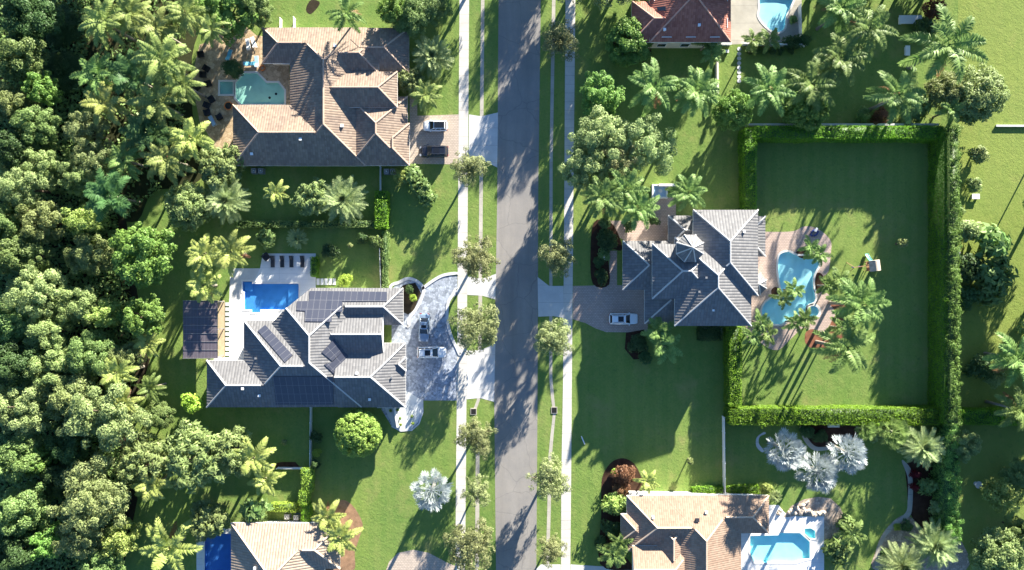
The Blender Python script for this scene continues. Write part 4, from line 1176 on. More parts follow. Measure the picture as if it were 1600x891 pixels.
def car(name, label, px, py, ang, paintc, L=4.8, Wd=1.92, Hh=1.72, sedan=False, glass_roof=False, sunroof=True, rails=True):
    """ang: heading in degrees, counter-clockwise from the photo's right"""
    p = W(px, py, Hh * .6)
    t = thing(name, label, 'car', (p.x, p.y, 0.02), math.radians(ang))
    hw = Wd / 2; s = L / 4.8
    bt = 0.98 if not sedan else 0.90
    body = loft_body([(-2.40 * s, hw * .76, .42, .70, .80), (-2.33 * s, hw * .90, .34, .74, bt - .04), (-2.1 * s, hw * .97, .28, .76, bt + .02), (-1.2 * s, hw, .24, .78, bt + .03), (0.4 * s, hw, .24, .76, bt + .01),
                      (1.0 * s, hw * .99, .24, .74, bt - .02), (1.7 * s, hw * .97, .26, .68, bt - .10), (2.15 * s, hw * .90, .30, .62, bt - .19), (2.36 * s, hw * .74, .36, .56, bt - .30), (2.43 * s, hw * .5, .42, .52, .60)])
    body.build('body', paintc, t, True)
    if sedan: bx0, bx1, tx0, tx1 = -1.75 * s, 1.15 * s, -0.95 * s, 0.2 * s
    else: bx0, bx1, tx0, tx1 = -2.26 * s, 1.12 * s, -1.95 * s, 0.22 * s
    wb, wt = hw * .89, hw * .68
    zb = bt - .02
    bot = [(bx0, -wb * .92, zb), (bx1, -wb * .94, zb - .04), (bx1, wb * .94, zb - .04), (bx0, wb * .92, zb)]
    top = [(tx0, -wt * .95, Hh - .05), (tx1, -wt, Hh - .05), (tx1, wt, Hh - .05), (tx0, wt * .95, Hh - .05)]
    frustum(bot, top).build('cabin_glass', M['carglass'], t)
    # roof with pillars
    r = MB()
    o = 0.05
    rt = [(tx0 - o, -wt, Hh - .07), (tx1 + o, -wt - .02, Hh - .07), (tx1 + o, wt + .02, Hh - .07), (tx0 - o, wt, Hh - .07)]
    r.hexa(rt, [(tx0 + .05, -wt * .88, Hh), (tx1 - .08, -wt * .9, Hh - .01), (tx1 - .08, wt * .9, Hh - .01), (tx0 + .05, wt * .88, Hh)])
    for i in range(4):
        a, c = Vector(bot[i]), Vector(top[i])
        r.tube([a, c], 0.055, 5)
    for sy in (-1, 1):
        for fx in (0.36, 0.70):
            a = Vector((bx0 + (bx1 - bx0) * fx, sy * wb * .945, zb)); c = Vector((tx0 + (tx1 - tx0) * fx, sy * wt, Hh - .06))
            r.tube([a, c], 0.045, 5)
    ro = r.build('roof', paintc, t)
    if glass_roof:
        b = MB(); b.box(((tx0 + tx1) / 2, 0, Hh + .008), ((tx1 - tx0) * .92, wt * 1.72, .016)); b.build('glass_roof', M['carglass'], ro)
    elif sunroof:
        b = MB(); b.box((tx1 - (tx1 - tx0) * .36, 0, Hh + .006), ((tx1 - tx0) * .42, wt * 1.36, .018)); b.build('sunroof', M['carglass'], ro)
    if rails:
        for sy in (-1, 1):
            b = MB(); b.box(((tx0 + tx1) / 2, sy * wt * .86, Hh + .035), ((tx1 - tx0) * .9, .045, .05)); b.build('roof_rail', M['dmetal'], ro)
    for sx in (-1.42 * s, 1.42 * s):
        for sy in (-1, 1):
            b = MB(); b.tube([(sx, sy * (hw - .21), .35), (sx, sy * (hw + .012), .35)], .35, 18); w = b.build('wheel', M['rubber'], t)
            b = MB(); b.tube([(sx, sy * (hw - .02), .35), (sx, sy * (hw + .022), .35)], .23, 14); b.build('rim', M['metal'], w)
    for sy in (-1, 1):
        b = MB(); b.hexa([(2.12 * s, sy * hw * .66 - .17, .62), (2.40 * s, sy * hw * .60 - .14, .60), (2.40 * s, sy * hw * .60 + .14, .60), (2.12 * s, sy * hw * .76 + .13, .62)],
                         [(2.08 * s, sy * hw * .66 - .17, bt - .145), (2.33 * s, sy * hw * .60 - .14, bt - .25), (2.33 * s, sy * hw * .60 + .14, bt - .25), (2.08 * s, sy * hw * .76 + .13, bt - .165)])
        b.build('headlight', M['lamp'], t)
        b = MB(); b.box((-2.345 * s, sy * hw * .70, .80), (.14, .36, .14)); b.build('taillight', M['red'], t)
        b = MB(); b.box((.92 * s, sy * (hw + .07), bt + .06), (.18, .22, .14)); b.build('mirror', paintc, t)
    return t
M['carglass'] = plain('car_glass', (0.012, 0.014, 0.018), 0.05, 0.05, 1.0, 0.6)
M['c_white'] = paint('white_car_paint', (0.74, 0.75, 0.76))
M['c_black'] = paint('black_car_paint', (0.012, 0.014, 0.022))
M['c_blue'] = paint('blue_grey_car_paint', (0.22, 0.30, 0.40), 0.25, 0.3)
car('parked_car', 'white car with a black glass roof parked on the beige pavers', 680, 196.5, 180, M['c_white'], 4.15, 1.82, 1.6, glass_roof=True, rails=False)
car('parked_car', 'black car parked just below the white car on beige pavers', 677.5, 236, 180, M['c_black'], 4.95, 1.98, 1.78)
car('parked_car', 'blue grey sedan parked lengthways on the flagstone driveway', 662.5, 512, -93, M['c_blue'], 4.8, 1.88, 1.46, sedan=True, rails=False)
car('parked_car', 'white car with a black sunroof parked across the flagstone driveway', 674, 551, 1, M['c_white'], 4.9, 1.96, 1.74)
car('parked_car', 'white car on the pink paved driveway of the turret house', 974.5, 498.5, 0, M['c_white'], 4.9, 1.94, 1.78)

# ------------------------------------------------------------------ garden furniture and small things
def lounger(px, py, rz, label, group, fab='charcoal', frame='dmetal', L=2.0, name='sun_lounger'):
    p = W(px, py, .35)
    t = thing(name, label, 'lounger', (p.x, p.y, 0.01), math.radians(rz), group)
    b = MB()
    for sy in (-.3, .3): b.box((0, sy, .28), (L, .05, .06))
    for x in (-L / 2 + .03, L / 2 - .03): b.box((x, 0, .28), (.05, .55, .058))
    b.build('frame', M[frame], t)
    for x in (-L / 2 + .15, L / 2 - .15):
        for sy in (-.3, .3):
            b = MB(); b.box((x, sy, .125), (.05, .05, .25)); b.build('leg', M[frame], t)
    b = MB(); b.box((.3, 0, .36), (L - .7, .62, .09)); b.build('seat', M[fab], t)
    b = MB(); a = -L / 2
    b.hexa([(a, -.31, .68), (a + .68, -.31, .33), (a + .68, .31, .33), (a, .31, .68)], [(a + .03, -.31, .77), (a + .7, -.31, .42), (a + .7, .31, .42), (a + .03, .31, .77)])
    b.build('backrest', M[fab], t)
    return t
for k, (x, w) in enumerate(zip((448, 488, 527, 573), ('nearest the dark corner chair', 'second from the dark corner chair', 'third from the dark corner chair', 'nearest the hedge end of the white deck'))):
    q = Z7([(x, 186)])[0]
    lounger(*q, -90, 'dark cushioned sun lounger on the white deck, ' + w, 'dark loungers above the blue rectangular pool')
def chair(px, py, rz, label, group, fab='dark', w=.85, name='garden_chair'):
    p = W(px, py, .5)
    t = thing(name, label, 'chair', (p.x, p.y, .01), math.radians(rz), group)
    b = MB(); b.box((0, 0, .36), (w, w, .2)); b.build('seat', M[fab], t)
    b = MB(); b.box((-w / 2 + .08, 0, .62), (.16, w, .5)); b.build('backrest', M[fab], t)
    for sy in (-1, 1):
        b = MB(); b.box((.08, sy * (w / 2 - .07), .52), (w - .16, .14, .24)); b.build('armrest', M[fab], t)
        for sx in (-1, 1):
            b = MB(); b.box((sx * (w / 2 - .1), sy * (w / 2 - .1), .13), (.08, .08, .26)); b.build('leg', M['dmetal'], t)
    return t
chair(*Z7([(420, 166)])[0], -50, 'dark corner chair at the end of the lounger row on the white deck', None, 'charcoal', 1.1)
for (x, y, r, l) in ((40, 252, 10, 'dark wicker chair topmost in the column beside the palms'), (66, 318, -30, 'dark wicker chair facing the square spa, upper of the middle three'), (50, 346, 0, 'dark wicker chair tucked under the palm fronds, middle of three'),
                     (75, 388, 20, 'dark wicker chair closest to the square spa'), (22, 404, 40, 'large dark wicker chair half under the palms below the others')):
    chair(*Z2([(x, y)])[0], r, l, 'dark wicker chairs on the tan stone patio', 'dark', 1.0)
for (x, y, r, l) in ((90, 462, -60, 'dark sofa seat at the top of the fire pit ring'), (68, 488, -20, 'dark sofa seat second from the top of the fire pit ring'), (70, 522, 15, 'dark sofa seat third in the curve of the fire pit ring'), (125, 542, 120, 'dark sofa seat closing the lower side of the fire pit ring')):
    chair(*Z2([(x, y)])[0], r, l, 'dark sofa seats around the fire pit', 'charcoal', 1.0, 'sofa_seat')
lounger(*Z2([(94, 562)])[0], 120, 'pale blue towelled lounger below the fire pit seats', None, 'sky', 'white')
lounger(*Z2([(260, 206)])[0], 100, 'white sun lounger in the pair at the top of the tan patio, nearer the palms', None, 'white', 'white')
lounger(*Z2([(285, 197)])[0], 110, 'white sun lounger in the pair at the top of the tan patio, nearer the house', None, 'white', 'white')
lounger(*Z2([(172, 256)])[0], 75, 'turquoise lounger beside the dark conifer on the tan patio', None, 'blue', 'white')
lounger(*Z2([(268, 296)])[0], 5, 'turquoise lounger at the pool edge, next to its white twin', None, 'blue', 'white')
lounger(*Z2([(300, 286)])[0], 95, 'pale blue lounger at the top of the teal pool', None, 'sky', 'white')
p = W(*Z2([(325, 315)])[0], .3)
b = MB(); b.tube([(0.42 * math.cos(k * .5236), 0.42 * math.sin(k * .5236), .14) for k in range(13)], .13, 8)
o = b.build('swim_ring', M['orange'], smooth=True); o.location = (p.x, p.y, .02); tag(o, 'orange swim ring lying by the teal pool', 'swim ring')
p = W(*Z2([(170, 492)])[0], .3)
t = thing('fire_pit', 'round orange clay fire pit inside the ring of dark sofa seats', 'fire pit', (p.x, p.y, .01))
b = MB(); b.tube([(0, 0, 0), (0, 0, .1), (0, 0, .4)], [.45, .6, .75], 20); b.build('bowl', M['orange'], t)
b = MB(); b.disc((0, 0, .40), .58, .02); b.build('ash', M['rubber'], t)
p = W(1273, 364, .3)
t = thing('pool_float', 'blue and white pool float lying on the grey end of the curvy deck', 'pool float', (p.x, p.y, .01), .6)
b = MB(); b.tube([(0.7 * math.cos(k * .5236), 0.45 * math.sin(k * .5236), .16) for k in range(13)], .16, 8); b.build('tube', M['navy'], t, True)
b = MB(); b.box((.5, .3, .3), (.7, .35, .2), .5); b.build('headrest', M['white'], t)
p = W(1291, 402, .3)
# air conditioners
def ac(px, py, label, group):
    p = W(px, py, .9)
    t = thing('air_conditioner', label, 'air conditioner', (p.x, p.y, 0), 0, group)
    b = MB(); b.box((0, 0, .46), (.85, .85, .88)); b.box((0, 0, .03), (1.0, 1.0, .06)); b.build('cabinet', M['metal'], t)
    b = MB()
    for r in (.36, .24, .12): b.tube([(r * math.cos(k * .3927), r * math.sin(k * .3927), .92) for k in range(17)], .022, 5)
    b.disc((0, 0, .905), .09, .03, 10); b.build('fan_guard', M['white'], t)
    b = MB(); b.disc((0, 0, .900), .37, .004, 20); b.build('fan_well', M['rubber'], t)
for (q, l, g) in ((Z2([(902, 795)])[0], 'air conditioner by the garage corner of the brown tiled house, next to its white fence', 'brown house units'), (Z2([(931, 795)])[0], 'air conditioner by the garage corner of the brown tiled house, farther from its white fence', 'brown house units'),
                  (Z2([(285, 792)])[0], 'air conditioner below the pool wing of the brown tiled house, nearer the palms', 'pool wing units'), (Z2([(318, 792)])[0], 'air conditioner below the pool wing of the brown tiled house, farther from the palms', 'pool wing units'),
                  (Z5([(815, 618)])[0], 'air conditioner above the sand roof, farther from the clipped hedge', 'sand roof units'), (Z5([(862, 622)])[0], 'air conditioner above the sand roof, right beside the clipped hedge', 'sand roof units'),
                  (ZC([(606, 746)])[0], 'air conditioner below the turret house, nearest its garage', 'turret house units'), (ZC([(638, 748)])[0], 'air conditioner in the middle of the pair and pump below the turret house', 'turret house units'), (ZC([(660, 748)])[0], 'air conditioner below the turret house, nearest the hedge', 'turret house units')):
    ac(*q, l, g)
# play set
p = W(1357, 413, 1.2)
play = t = thing('play_set', 'wooden play set with a green slide and swings on the big hedged lawn', 'play set', (p.x, p.y, 0), math.radians(8))
for x in (-.9, .9):
    for y in (-.9, .9):
        b = MB(); b.box((x + .5, y - .4, 1.3), (.12, .12, 2.6)); b.build('post', M['wood'], t)
b = MB(); b.box((.5, -.4, 1.25), (1.95, 1.95, .1))
for y in (-.9, .9): b.box((.5, y - .4, 1.9), (1.9, .05, .5))
b.build('platform', M['wood'], t)
b = MB(); b.hexa([(-.6, -1.5, 2.6), (1.6, -1.5, 2.6), (1.6, .7, 2.6), (-.6, .7, 2.6)], [(.35, -1.45, 3.3), (.65, -1.45, 3.3), (.65, .65, 3.3), (.35, .65, 3.3)]); b.build('roof', M['stone'], t)
b = MB()
for k in range(7):
    f0, f1 = k / 7, (k + 1) / 7
    z = lambda f: 1.3 * (1 - f) ** 1.3 + .15
    b.hexa([(.2, .6 + 1.5 * f0, z(f0)), (.8, .6 + 1.5 * f0, z(f0)), (.8, .6 + 1.5 * f1, z(f1)), (.2, .6 + 1.5 * f1, z(f1))], [(.2, .6 + 1.5 * f0, z(f0) + .05), (.8, .6 + 1.5 * f0, z(f0) + .05), (.8, .6 + 1.5 * f1, z(f1) + .05), (.2, .6 + 1.5 * f1, z(f1) + .05)])
    for x in (.17, .83): b.hexa([(x - .03, .6 + 1.5 * f0, z(f0)), (x + .03, .6 + 1.5 * f0, z(f0)), (x + .03, .6 + 1.5 * f1, z(f1)), (x - .03, .6 + 1.5 * f1, z(f1))], [(x - .03, .6 + 1.5 * f0, z(f0) + .2), (x + .03, .6 + 1.5 * f0, z(f0) + .2), (x + .03, .6 + 1.5 * f1, z(f1) + .2), (x - .03, .6 + 1.5 * f1, z(f1) + .2)])
b.build('slide', M['teal'], t)
b = MB(); b.box((-1.9, -.2, 2.3), (3.2, .14, .16)); b.build('swing_beam', M['wood'], t)
for sy in (-1, 1):
    b = MB(); b.tube([(-3.4, -.2, 2.3), (-3.6, -.2 + sy * 1.1, 0)], .06, 6); b.build('swing_leg', M['wood'], t)
for x in (-2.7, -1.5):
    b = MB(); b.box((x, -.2, .5), (.5, .2, .05))
    for dx in (-.22, .22): b.tube([(x + dx, -.2, .5), (x + dx, -.2, 2.25)], .015, 4)
    b.build('swing', M['navy'], t)
b = MB(); b.box((1.7, -.9, .65), (.6, .9, 1.2)); b.box((2.1, -.9, .3), (.5, .8, .5)); b.build('step_block', M['pinkr'], t)
play.scale = (.85, .85, .9)
# drains
for px, py, l in ((740, 643, 'dark storm drain inlet on the grass verge beside the flagstone driveway apron'), (866, 641, 'dark storm drain inlet where the thin concrete strip bends across from the flagstone driveway')):
    p = W(px, py)
    t = thing('storm_drain', l, 'drain', (p.x, p.y, 0))
    b = MB(); b.box((0, 0, .05), (1.05, 1.15, .1)); b.build('surround', M['gutter'], t)
    b = MB()
    for k in range(6): b.box((-.35 + .14 * k, 0, .12), (.06, .85, .04))
    b.box((0, 0, .104), (.85, .9, .006)); b.build('grate', M['rubber'], t)
# stepping stones
def stones(pts, r, group, label, m='curb', sq=None):
    for k, (x, y) in enumerate(pts):
        b = MB()
        if sq: b.box((0, 0, .03), (*sq, .06))
        else: b.prism([(r * math.cos(a * .524) * (1 + .06 * math.sin(3 * a + k)), r * math.sin(a * .524)) for a in range(12)], 0, .05)
        p = W(x, y)
        o = b.build('stepping_stone', M[m]); o.location = (p.x, p.y, 0.012)
        tag(o, label, 'stepping stone', group)
stones(Z4([(816, y) for y in (228, 250, 272, 294, 315, 336, 357, 376)]), .35, 'round stones below the red house pool', 'round pale stepping stone in the row below the red house pool')
stones(Z7([(x, 271) for x in (640, 657, 674, 691, 708)]), .4, 'slabs beside the lounger deck', 'white stepping slab in the row between lounger deck and bush', 'deck_b', (.52, 1.1))
stones(Z7([(258, y) for y in range(366, 592, 21)]), .4, 'slabs beside the pergola', 'grey stepping slab in the long row between pergola and white deck', 'curb', (.75, .62))
b = MB(); b.box((0, 0, .06), (.18, 1.5, .1), .4); o = b.build('plank', M['white']); p = W(911, 688); o.location = (p.x, p.y, 0); tag(o, 'white plank lying on the shaded open lawn by the sidewalk', 'plank')

# fences and garden walls
def fence(pts, h, label, m='white', posts=2.4, name='fence', thick=.06, cap=None, cat='fence'):
    g = [W(*q, h) for q in pts]
    c = sum(g, Vector()) / len(g)
    t = thing(name, label, cat, (c.x, c.y, 0))
    pn = MB(); ps = []
    for a, d in zip(g, g[1:]):
        a = Vector((a.x - c.x, a.y - c.y, 0)); d = Vector((d.x - c.x, d.y - c.y, 0))
        L = (d - a).length; ang = math.atan2(d.y - a.y, d.x - a.x); mid = (a + d) / 2
        pn.box((mid.x, mid.y, h * .5), (L, thick, h * .92), ang)
        if posts:
            n = max(1, int(L / posts))
            for k in range(n + 1): ps.append(a.lerp(d, k / n))
        else:
            pn.box((mid.x, mid.y, h - .02), (L + .1, thick * 1.35, .1), ang)
    pn.build('panel', M[m], t)
    for q in ps:
        b = MB(); b.box((q.x, q.y, h / 2 + .02), (.13, .13, h + .04)); b.build('post', M[m], t)
    return t
fence(Z5([(935, 55), (932, 372)]), 1.3, 'white fence running down from the solar house to the low mulch bed')
fence(Z5([(762, 371), (900, 372)]), 1.2, 'low pale fence along the mulch bed above the shaded strip of lawn')
fence(Z2([(407, 82), (407, 126)]), 1.2, 'short white fence at the top edge of the brown roof, nearer the pool patio')
fence(Z2([(470, 78), (470, 126)]), 1.2, 'short white fence at the top edge of the brown roof, farther from the pool patio')
fence(Z2([(872, 772), (872, 884)]), 1.3, 'white fence dropping from the garage corner of the brown tiled house')
fence(Z7([(897, 80), (903, 300)]), 1.5, 'pale fence beside the thin hedge on the edge of the flagstone house lawn', 'curb')
fence(Z7([(790, 26), (895, 26)]), 1.4, 'white fence joining the long thin hedge to the bright hedge block')
fence(ZF([(830, 108), (834, 500)]), 1.5, 'long white fence between the open lawn and the silver palm garden')
fence(ZF([(340, 497), (975, 506)]), 1.0, 'low white wall along the upper eave of the clay tiled house', 'stucco_w', 0, 'garden_wall', .3, cat='wall')
fence([(1557, 196.5), (1700, 197)], 0.3, 'low pale wall crossing the sunlit lawn beyond the round tree', 'curb', 0, 'garden_wall', .25, cat='wall')
fence([(1169, 194.6), (1466, 194.6)], 1.4, 'grey wall behind the hedge that closes the top of the big lawn', 'curb', 0, 'garden_wall', .25, cat='wall')
fence(Z4([(717, 285), (718, 440)]), 1.2, 'pale wall beside the little palm below the red house', 'stucco', 0, 'garden_wall', .25, cat='wall')
fence(Z4([(530, 198), (780, 203)]), 0.8, 'low white wall below the red tiled roof', 'stucco_w', 0, 'garden_wall', .25, cat='wall')
fence(Z4([(1104, 20), (1108, 160)]), 1.2, 'white fence on the far side of the kidney shaped pool')
fence(Z4([(838, 200), (1130, 208)]), 1.0, 'low white wall below the kidney shaped pool', 'stucco_w', 0, 'garden_wall', .22, cat='wall')
fence(Z7([(890, 800), (960, 800), (975, 885)]), .8, 'low white wall around the lower corner of the solar house', 'stucco_w', 0, 'garden_wall', .22, cat='wall')
fence(ZC([(405, 132), (480, 132)]), 1.6, 'white courtyard wall above the turret house', 'stucco_w', 0, 'garden_wall', .3, cat='wall')

# benches, slabs and water features
def bench(px, py, lx, ly, label, m='stucco_w', name='stone_bench', cat='bench', h=.5):
    p = W(px, py, h)
    t = thing(name, label, cat, (p.x, p.y, 0))
    b = MB(); b.box((0, 0, h - .06), (lx, ly, .12)); b.build('top', M[m], t)
    for sx in (-1, 1):
        b = MB(); b.box((sx * lx * .38, 0, (h - .12) / 2), (lx * .12, ly * .8, h - .12)); b.build('leg', M[m], t)
bench(1423, 30.5, 3.9, 1.45, 'wide white stone table under the palms near the red flowering bush', name='stone_table', cat='table', h=.75)
bench(1418.5, 79, .8, 1.7, 'small white stone bench below the wide white stone table')
bench(1497, 395, .8, 2.2, 'pale bench between the tall hedge and the big leafy clump')
bench(Z8([(315, 198)])[0][0], Z8([(315, 198)])[0][1], 2.0, .75, 'white bench below the hedge above the silver palms')
bench(1525, 307, 1.3, .9, 'white slab bench at the foot of the pale bush on the sunlit lawn')
bench(1135, 80, .9, .5, 'small white bench below the red house near its pool', h=.45)
p = W(1031, 299, .6)
t = thing('fountain', 'square blue courtyard fountain basin above the turret house', 'fountain', (p.x, p.y, 0))
b = MB()
for (x, y, a, c) in ((-1.2, 0, .25, 2.4), (1.2, 0, .25, 2.4), (0, -1.07, 2.15, .25), (0, 1.07, 2.15, .25)): b.box((x, y, .35), (a, c, .7))
b.build('rim', M['stucco_w'], t)
b = MB(); b.box((0, 0, .25), (2.14, 1.88, .5)); b.build('water', M['sky'], t)
b = MB(); b.tube([(0, 0, .4), (0, 0, .8), (0, 0, 1.0)], [.12, .1, .35], 12); b.build('spout', M['stucco_w'], t)
p = W(Z8([(1008, 483)])[0][0], Z8([(1008, 483)])[0][1], .8)
t = thing('bird_bath', 'grey stone bird bath on the shaded lawn beside the yellow tree', 'bird bath', (p.x, p.y, 0))
b = MB(); b.tube([(0, 0, 0), (0, 0, .1), (0, 0, .7)], [.35, .16, .14], 12); b.build('pedestal', M['curb'], t)
b = MB(); b.tube([(0, 0, .68), (0, 0, .85)], [.25, .62], 16); b.build('bowl', M['curb'], t)
p = W(ZC([(170, 438)])[0][0], ZC([(170, 438)])[0][1], .8)
t = thing('garden_statue', 'pale garden statue in the mulch bed beside the turret house walk', 'statue', (p.x, p.y, 0))
b = MB(); b.box((0, 0, .25), (.6, .6, .5)); b.build('plinth', M['stucco'], t)
b = MB(); b.tube([(0, 0, .5), (0, 0, .9), (0.03, 0, 1.25), (0, 0, 1.5), (0, 0, 1.62), (0, 0, 1.8)], [.25, .2, .24, .09, .13, .06], 10); b.tube([(0, -.2, 1.35), (.25, -.42, 1.05)], .07, 6); b.tube([(0, .2, 1.35), (.25, .42, 1.1)], .07, 6)
b.build('figure', M['stucco'], t, True)
p = W(1101, 80.5, .4)
for px, py, l in ((1150, 262, 'rope hung'),): pass
# boulders on the gravel ledge of the clay house deck
rng_ = random.Random(4)
def boulder(px, py, r, label, group):
    bm = bmesh.new(); bmesh.ops.create_icosphere(bm, subdivisions=2, radius=1)
    ph = rng_.uniform(0, 6)
    for v in bm.verts:
        k = 1 + .18 * math.sin(3 * v.co.x + ph) + .14 * math.sin(4 * v.co.y + 2 * ph) + .1 * math.sin(5 * v.co.z + ph)
        v.co = Vector((v.co.x * k * r * 1.15, v.co.y * k * r * .85, max(-.2, v.co.z * k) * r * .7))
    me = bpy.data.meshes.new('boulder'); bm.to_mesh(me); bm.free(); me.materials.append(M['stone'])
    p = W(px, py, .2); o = link('boulder', me); o.location = (p.x, p.y, .05); o.rotation_euler.z = rng_.uniform(0, 6)
    tag(o, label, 'boulder', group)
for k in range(13):
    x, y = Z8([(105 + k * 13.5, 622 - 16 * math.sin(k * .3) + rng_.uniform(-10, 8))])[0]
    boulder(x, y, rng_.uniform(.35, .6), 'tan boulder in the ledge along the top of the white marble deck', 'boulders along the marble deck')
for k, (x, y) in enumerate(ZF([(1110, 600), (1118, 585), (1170, 590), (1200, 575), (1230, 560), (1255, 545)])):
    boulder(x, y, rng_.uniform(.3, .5), 'tan boulder scattered on the gravel above the marble ledge', 'boulders on the gravel')
# low tangle of old wood frames by the pergola's lower end
# thin mast beside the dark gap in the woods (a utility pole with its wire)
p = W(1600, 268, 4)
t = thing('utility_pole', 'tall thin pole at the edge of the sunlit lawn casting a long line of shade', 'pole', (W(1606, 262).x, W(1606, 262).y, 0))
b = MB(); b.tube([(0, 0, -.1), (0, 0, 7.0)], [.14, .1], 8); b.build('mast', M['metal'], t)
b = MB(); b.box((0, 0, 6.7), (1.4, .1, .12)); b.build('crossarm', M['metal'], t)
# ------------------------------------------------------------------ plants
WOOD = 'trees of the dense wood'
def T(key, x, y, r, h, label, name='broadleaf_tree', cat='tree', group=None): plant(key, x, y, r, h, name, label, cat, group)
# the wood: outer column along the photo edge, from the top down
for a in (
    ('dark', 38, 26, 46, 11, 'dark green tree in the top corner of the wood'),
    ('mid', 22, 90, 40, 11, 'mid green tree just below the top corner tree of the wood'),
    ('bright', 58, 138, 26, 9, 'small bright tree bordering the black gap in the wood, upper one'),
    ('olive', 14, 160, 34, 11, 'olive tree on the photo edge beside the black gap in the wood'),
    ('mid', 52, 196, 34, 10, 'mid green tree below the small bright tree at the black gap'),
    ('dark', 20, 232, 36, 11, 'dark tree on the photo edge level with the teal pool house lower roof'),
    ('olive', 62, 258, 28, 10, 'small olive tree at the foot of the black gap in the wood'),
    ('pale', 24, 290, 40, 12, 'pale green tree on the photo edge level with the courtyard fountain'),
    ('mid', 12, 345, 34, 12, 'mid green tree on the photo edge just above the pale grey giant'),
    ('olive', 62, 345, 36, 11, 'olive tree across the dark rift from the loose yellow green tree'),
    ('mid', 30, 398, 36, 12, 'mid green tree touching the top of the pale grey crown in the wood'),
    ('pale', 50, 455, 44, 13, 'big pale grey green crown in the wood level with the deep blue pool'),
    ('mid', 12, 505, 36, 12, 'mid green tree on the photo edge level with the pergola'),
    ('olive', 66, 520, 32, 11, 'olive tree below the pale grey crown level with the pergola'),
    ('dark', 28, 566, 38, 12, 'dark tree on the photo edge level with the lower end of the pergola'),
    ('olive', 80, 572, 34, 11, 'olive tree wedged above the broad light crown in the wood'),
    ('pale', 24, 640, 46, 13, 'large pale tree on the photo edge beside the broad light crown'),
    ('mid', 18, 716, 38, 12, 'mid green tree on the photo edge level with the round ball tree lower rim'),
    ('bright', 56, 722, 24, 10, 'small bright tree in the lower wood left of the dark hollow'),
    ('mid', 30, 800, 42, 12, 'mid green tree on the photo edge level with the sand tiled roof'),
    ('dark', 20, 862, 38, 12, 'dark tree in the bottom corner of the wood'),
    ('bright', 72, 850, 28, 10, 'bright tree next to the dark bottom corner of the wood'),
    # inner column
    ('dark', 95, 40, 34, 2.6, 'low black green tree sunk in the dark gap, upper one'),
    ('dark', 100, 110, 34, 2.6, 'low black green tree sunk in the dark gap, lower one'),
    ('pale', 132, 205, 36, 9, 'grey green tree at the inner rim of the wood under the drooping palm'),
    ('pale', 146, 248, 32, 9, 'grey green tree just below the other grey green tree of the inner rim'),
    ('olive', 118, 278, 26, 9, 'olive tree squeezed below the two grey green trees'),
    ('yeltree', 128, 345, 32, 9, 'loose yellow green tree beside the dark drooping conifer'),
    ('olive', 136, 398, 34, 9, 'olive tree left of the big glossy round crown'),
    ('bright', 214, 398, 50, 10, 'big glossy round crown in the wood facing the yellow palms'),
    ('olive', 116, 478, 34, 9, 'olive tree below the deep black pocket in the inner wood'),
    ('yeltree', 164, 490, 26, 9, 'yellow green tree against the glossy crown lower rim'),
    ('bright', 216, 496, 36, 9, 'glossy green tree directly under the big glossy round crown'),
    ('mid', 140, 556, 40, 10, 'mid green tree above the broad light crown in the inner wood'),
    ('olive', 196, 560, 26, 8, 'small olive tree in the wood facing the pergola'),
    ('olive', 105, 618, 40, 11, 'olive tree overlapped by the broad light crown'),
    ('pale', 152, 648, 60, 12, 'broad light crown, the largest in the lower wood'),
    ('dark', 106, 692, 34, 9, 'dark tree in the hollow under the broad light crown'),
    ('dark', 92, 748, 34, 8, 'dark tree in the lower wood hollow beside the silver grey crown'),
    ('pale', 140, 780, 56, 12, 'silver grey feathery crown, big and round, low in the wood'),
    ('pale', 122, 836, 38, 11, 'silver grey crown attached below the big feathery one'),
    ('yeltree', 182, 846, 32, 8, 'yellow green tree along the inner rim at the bottom of the wood'),
    ('mid', 158, 890, 32, 8, 'mid green tree cut by the bottom edge next to the wood rim'),
    ('magnolia', 219, 722, 42, 8, 'pale big leafed tree between the wood and the pair of spreading trees'),
): T(*a, group=WOOD)
# wood beyond the frame, so that its border stays closed
# big leafed trees around the gardens on the wood side
T('magnolia', 303, 718, 54, 8, 'spreading big leafed tree, the wider of the pair above the sand roofed house')
T('magnolia', 357, 708, 38, 7, 'big leafed tree overlapping its wider twin, next to the spiky palm')
T('paleround', 290, 322, 40, 6.5, 'pale round tree below the palm grove beside the yellow date palm')
T('bright', 348, 15, 48, 9, 'bright broad tree at the top edge beside the tan patio')
T('mid', 400, 12, 26, 7, 'small green tree at the top edge between patio and brown roof')
T('magnolia', 340, 258, 38, 6, 'leafy tree covering the lower pool wing corner of the brown tiled house')
T('magnolia', 486, 308, 30, 5, 'bushy tree beside the yellow date palm below the brown tiled house')
T('mid', 640, 20, 36, 7, 'mid green tree at the top edge beyond the corner of the brown roof')
T('bright', 612, 14, 24, 8, 'bright tree at the top edge just above the brown roof')
T('mid', 676, 14, 28, 5, 'smaller tree at the top edge nearest the street on the brown house lawn')
T('magnolia', 640, 126, 22, 5, 'big leafed shrub tree by the entrance of the brown tiled house')
T('coco', 664, 148, 25, 4, 'feathery palm clump by the driveway of the brown tiled house', 'palm', 'palm')
T('conifer', 361, 104, 17, 4.5, 'dark little conifer beside the square spa', 'conifer', 'tree')
T('bigleaf', 645, 273, 19, 2.6, 'bushy hedge plant at the lower driveway corner, topmost of three', 'shrub', 'shrub')
T('bigleaf', 657, 291, 19, 2.6, 'bushy hedge plant at the lower driveway corner, middle of three', 'shrub', 'shrub')
T('bigleaf', 669, 309, 17, 2.3, 'bushy hedge plant at the lower driveway corner, lowest of three', 'shrub', 'shrub')
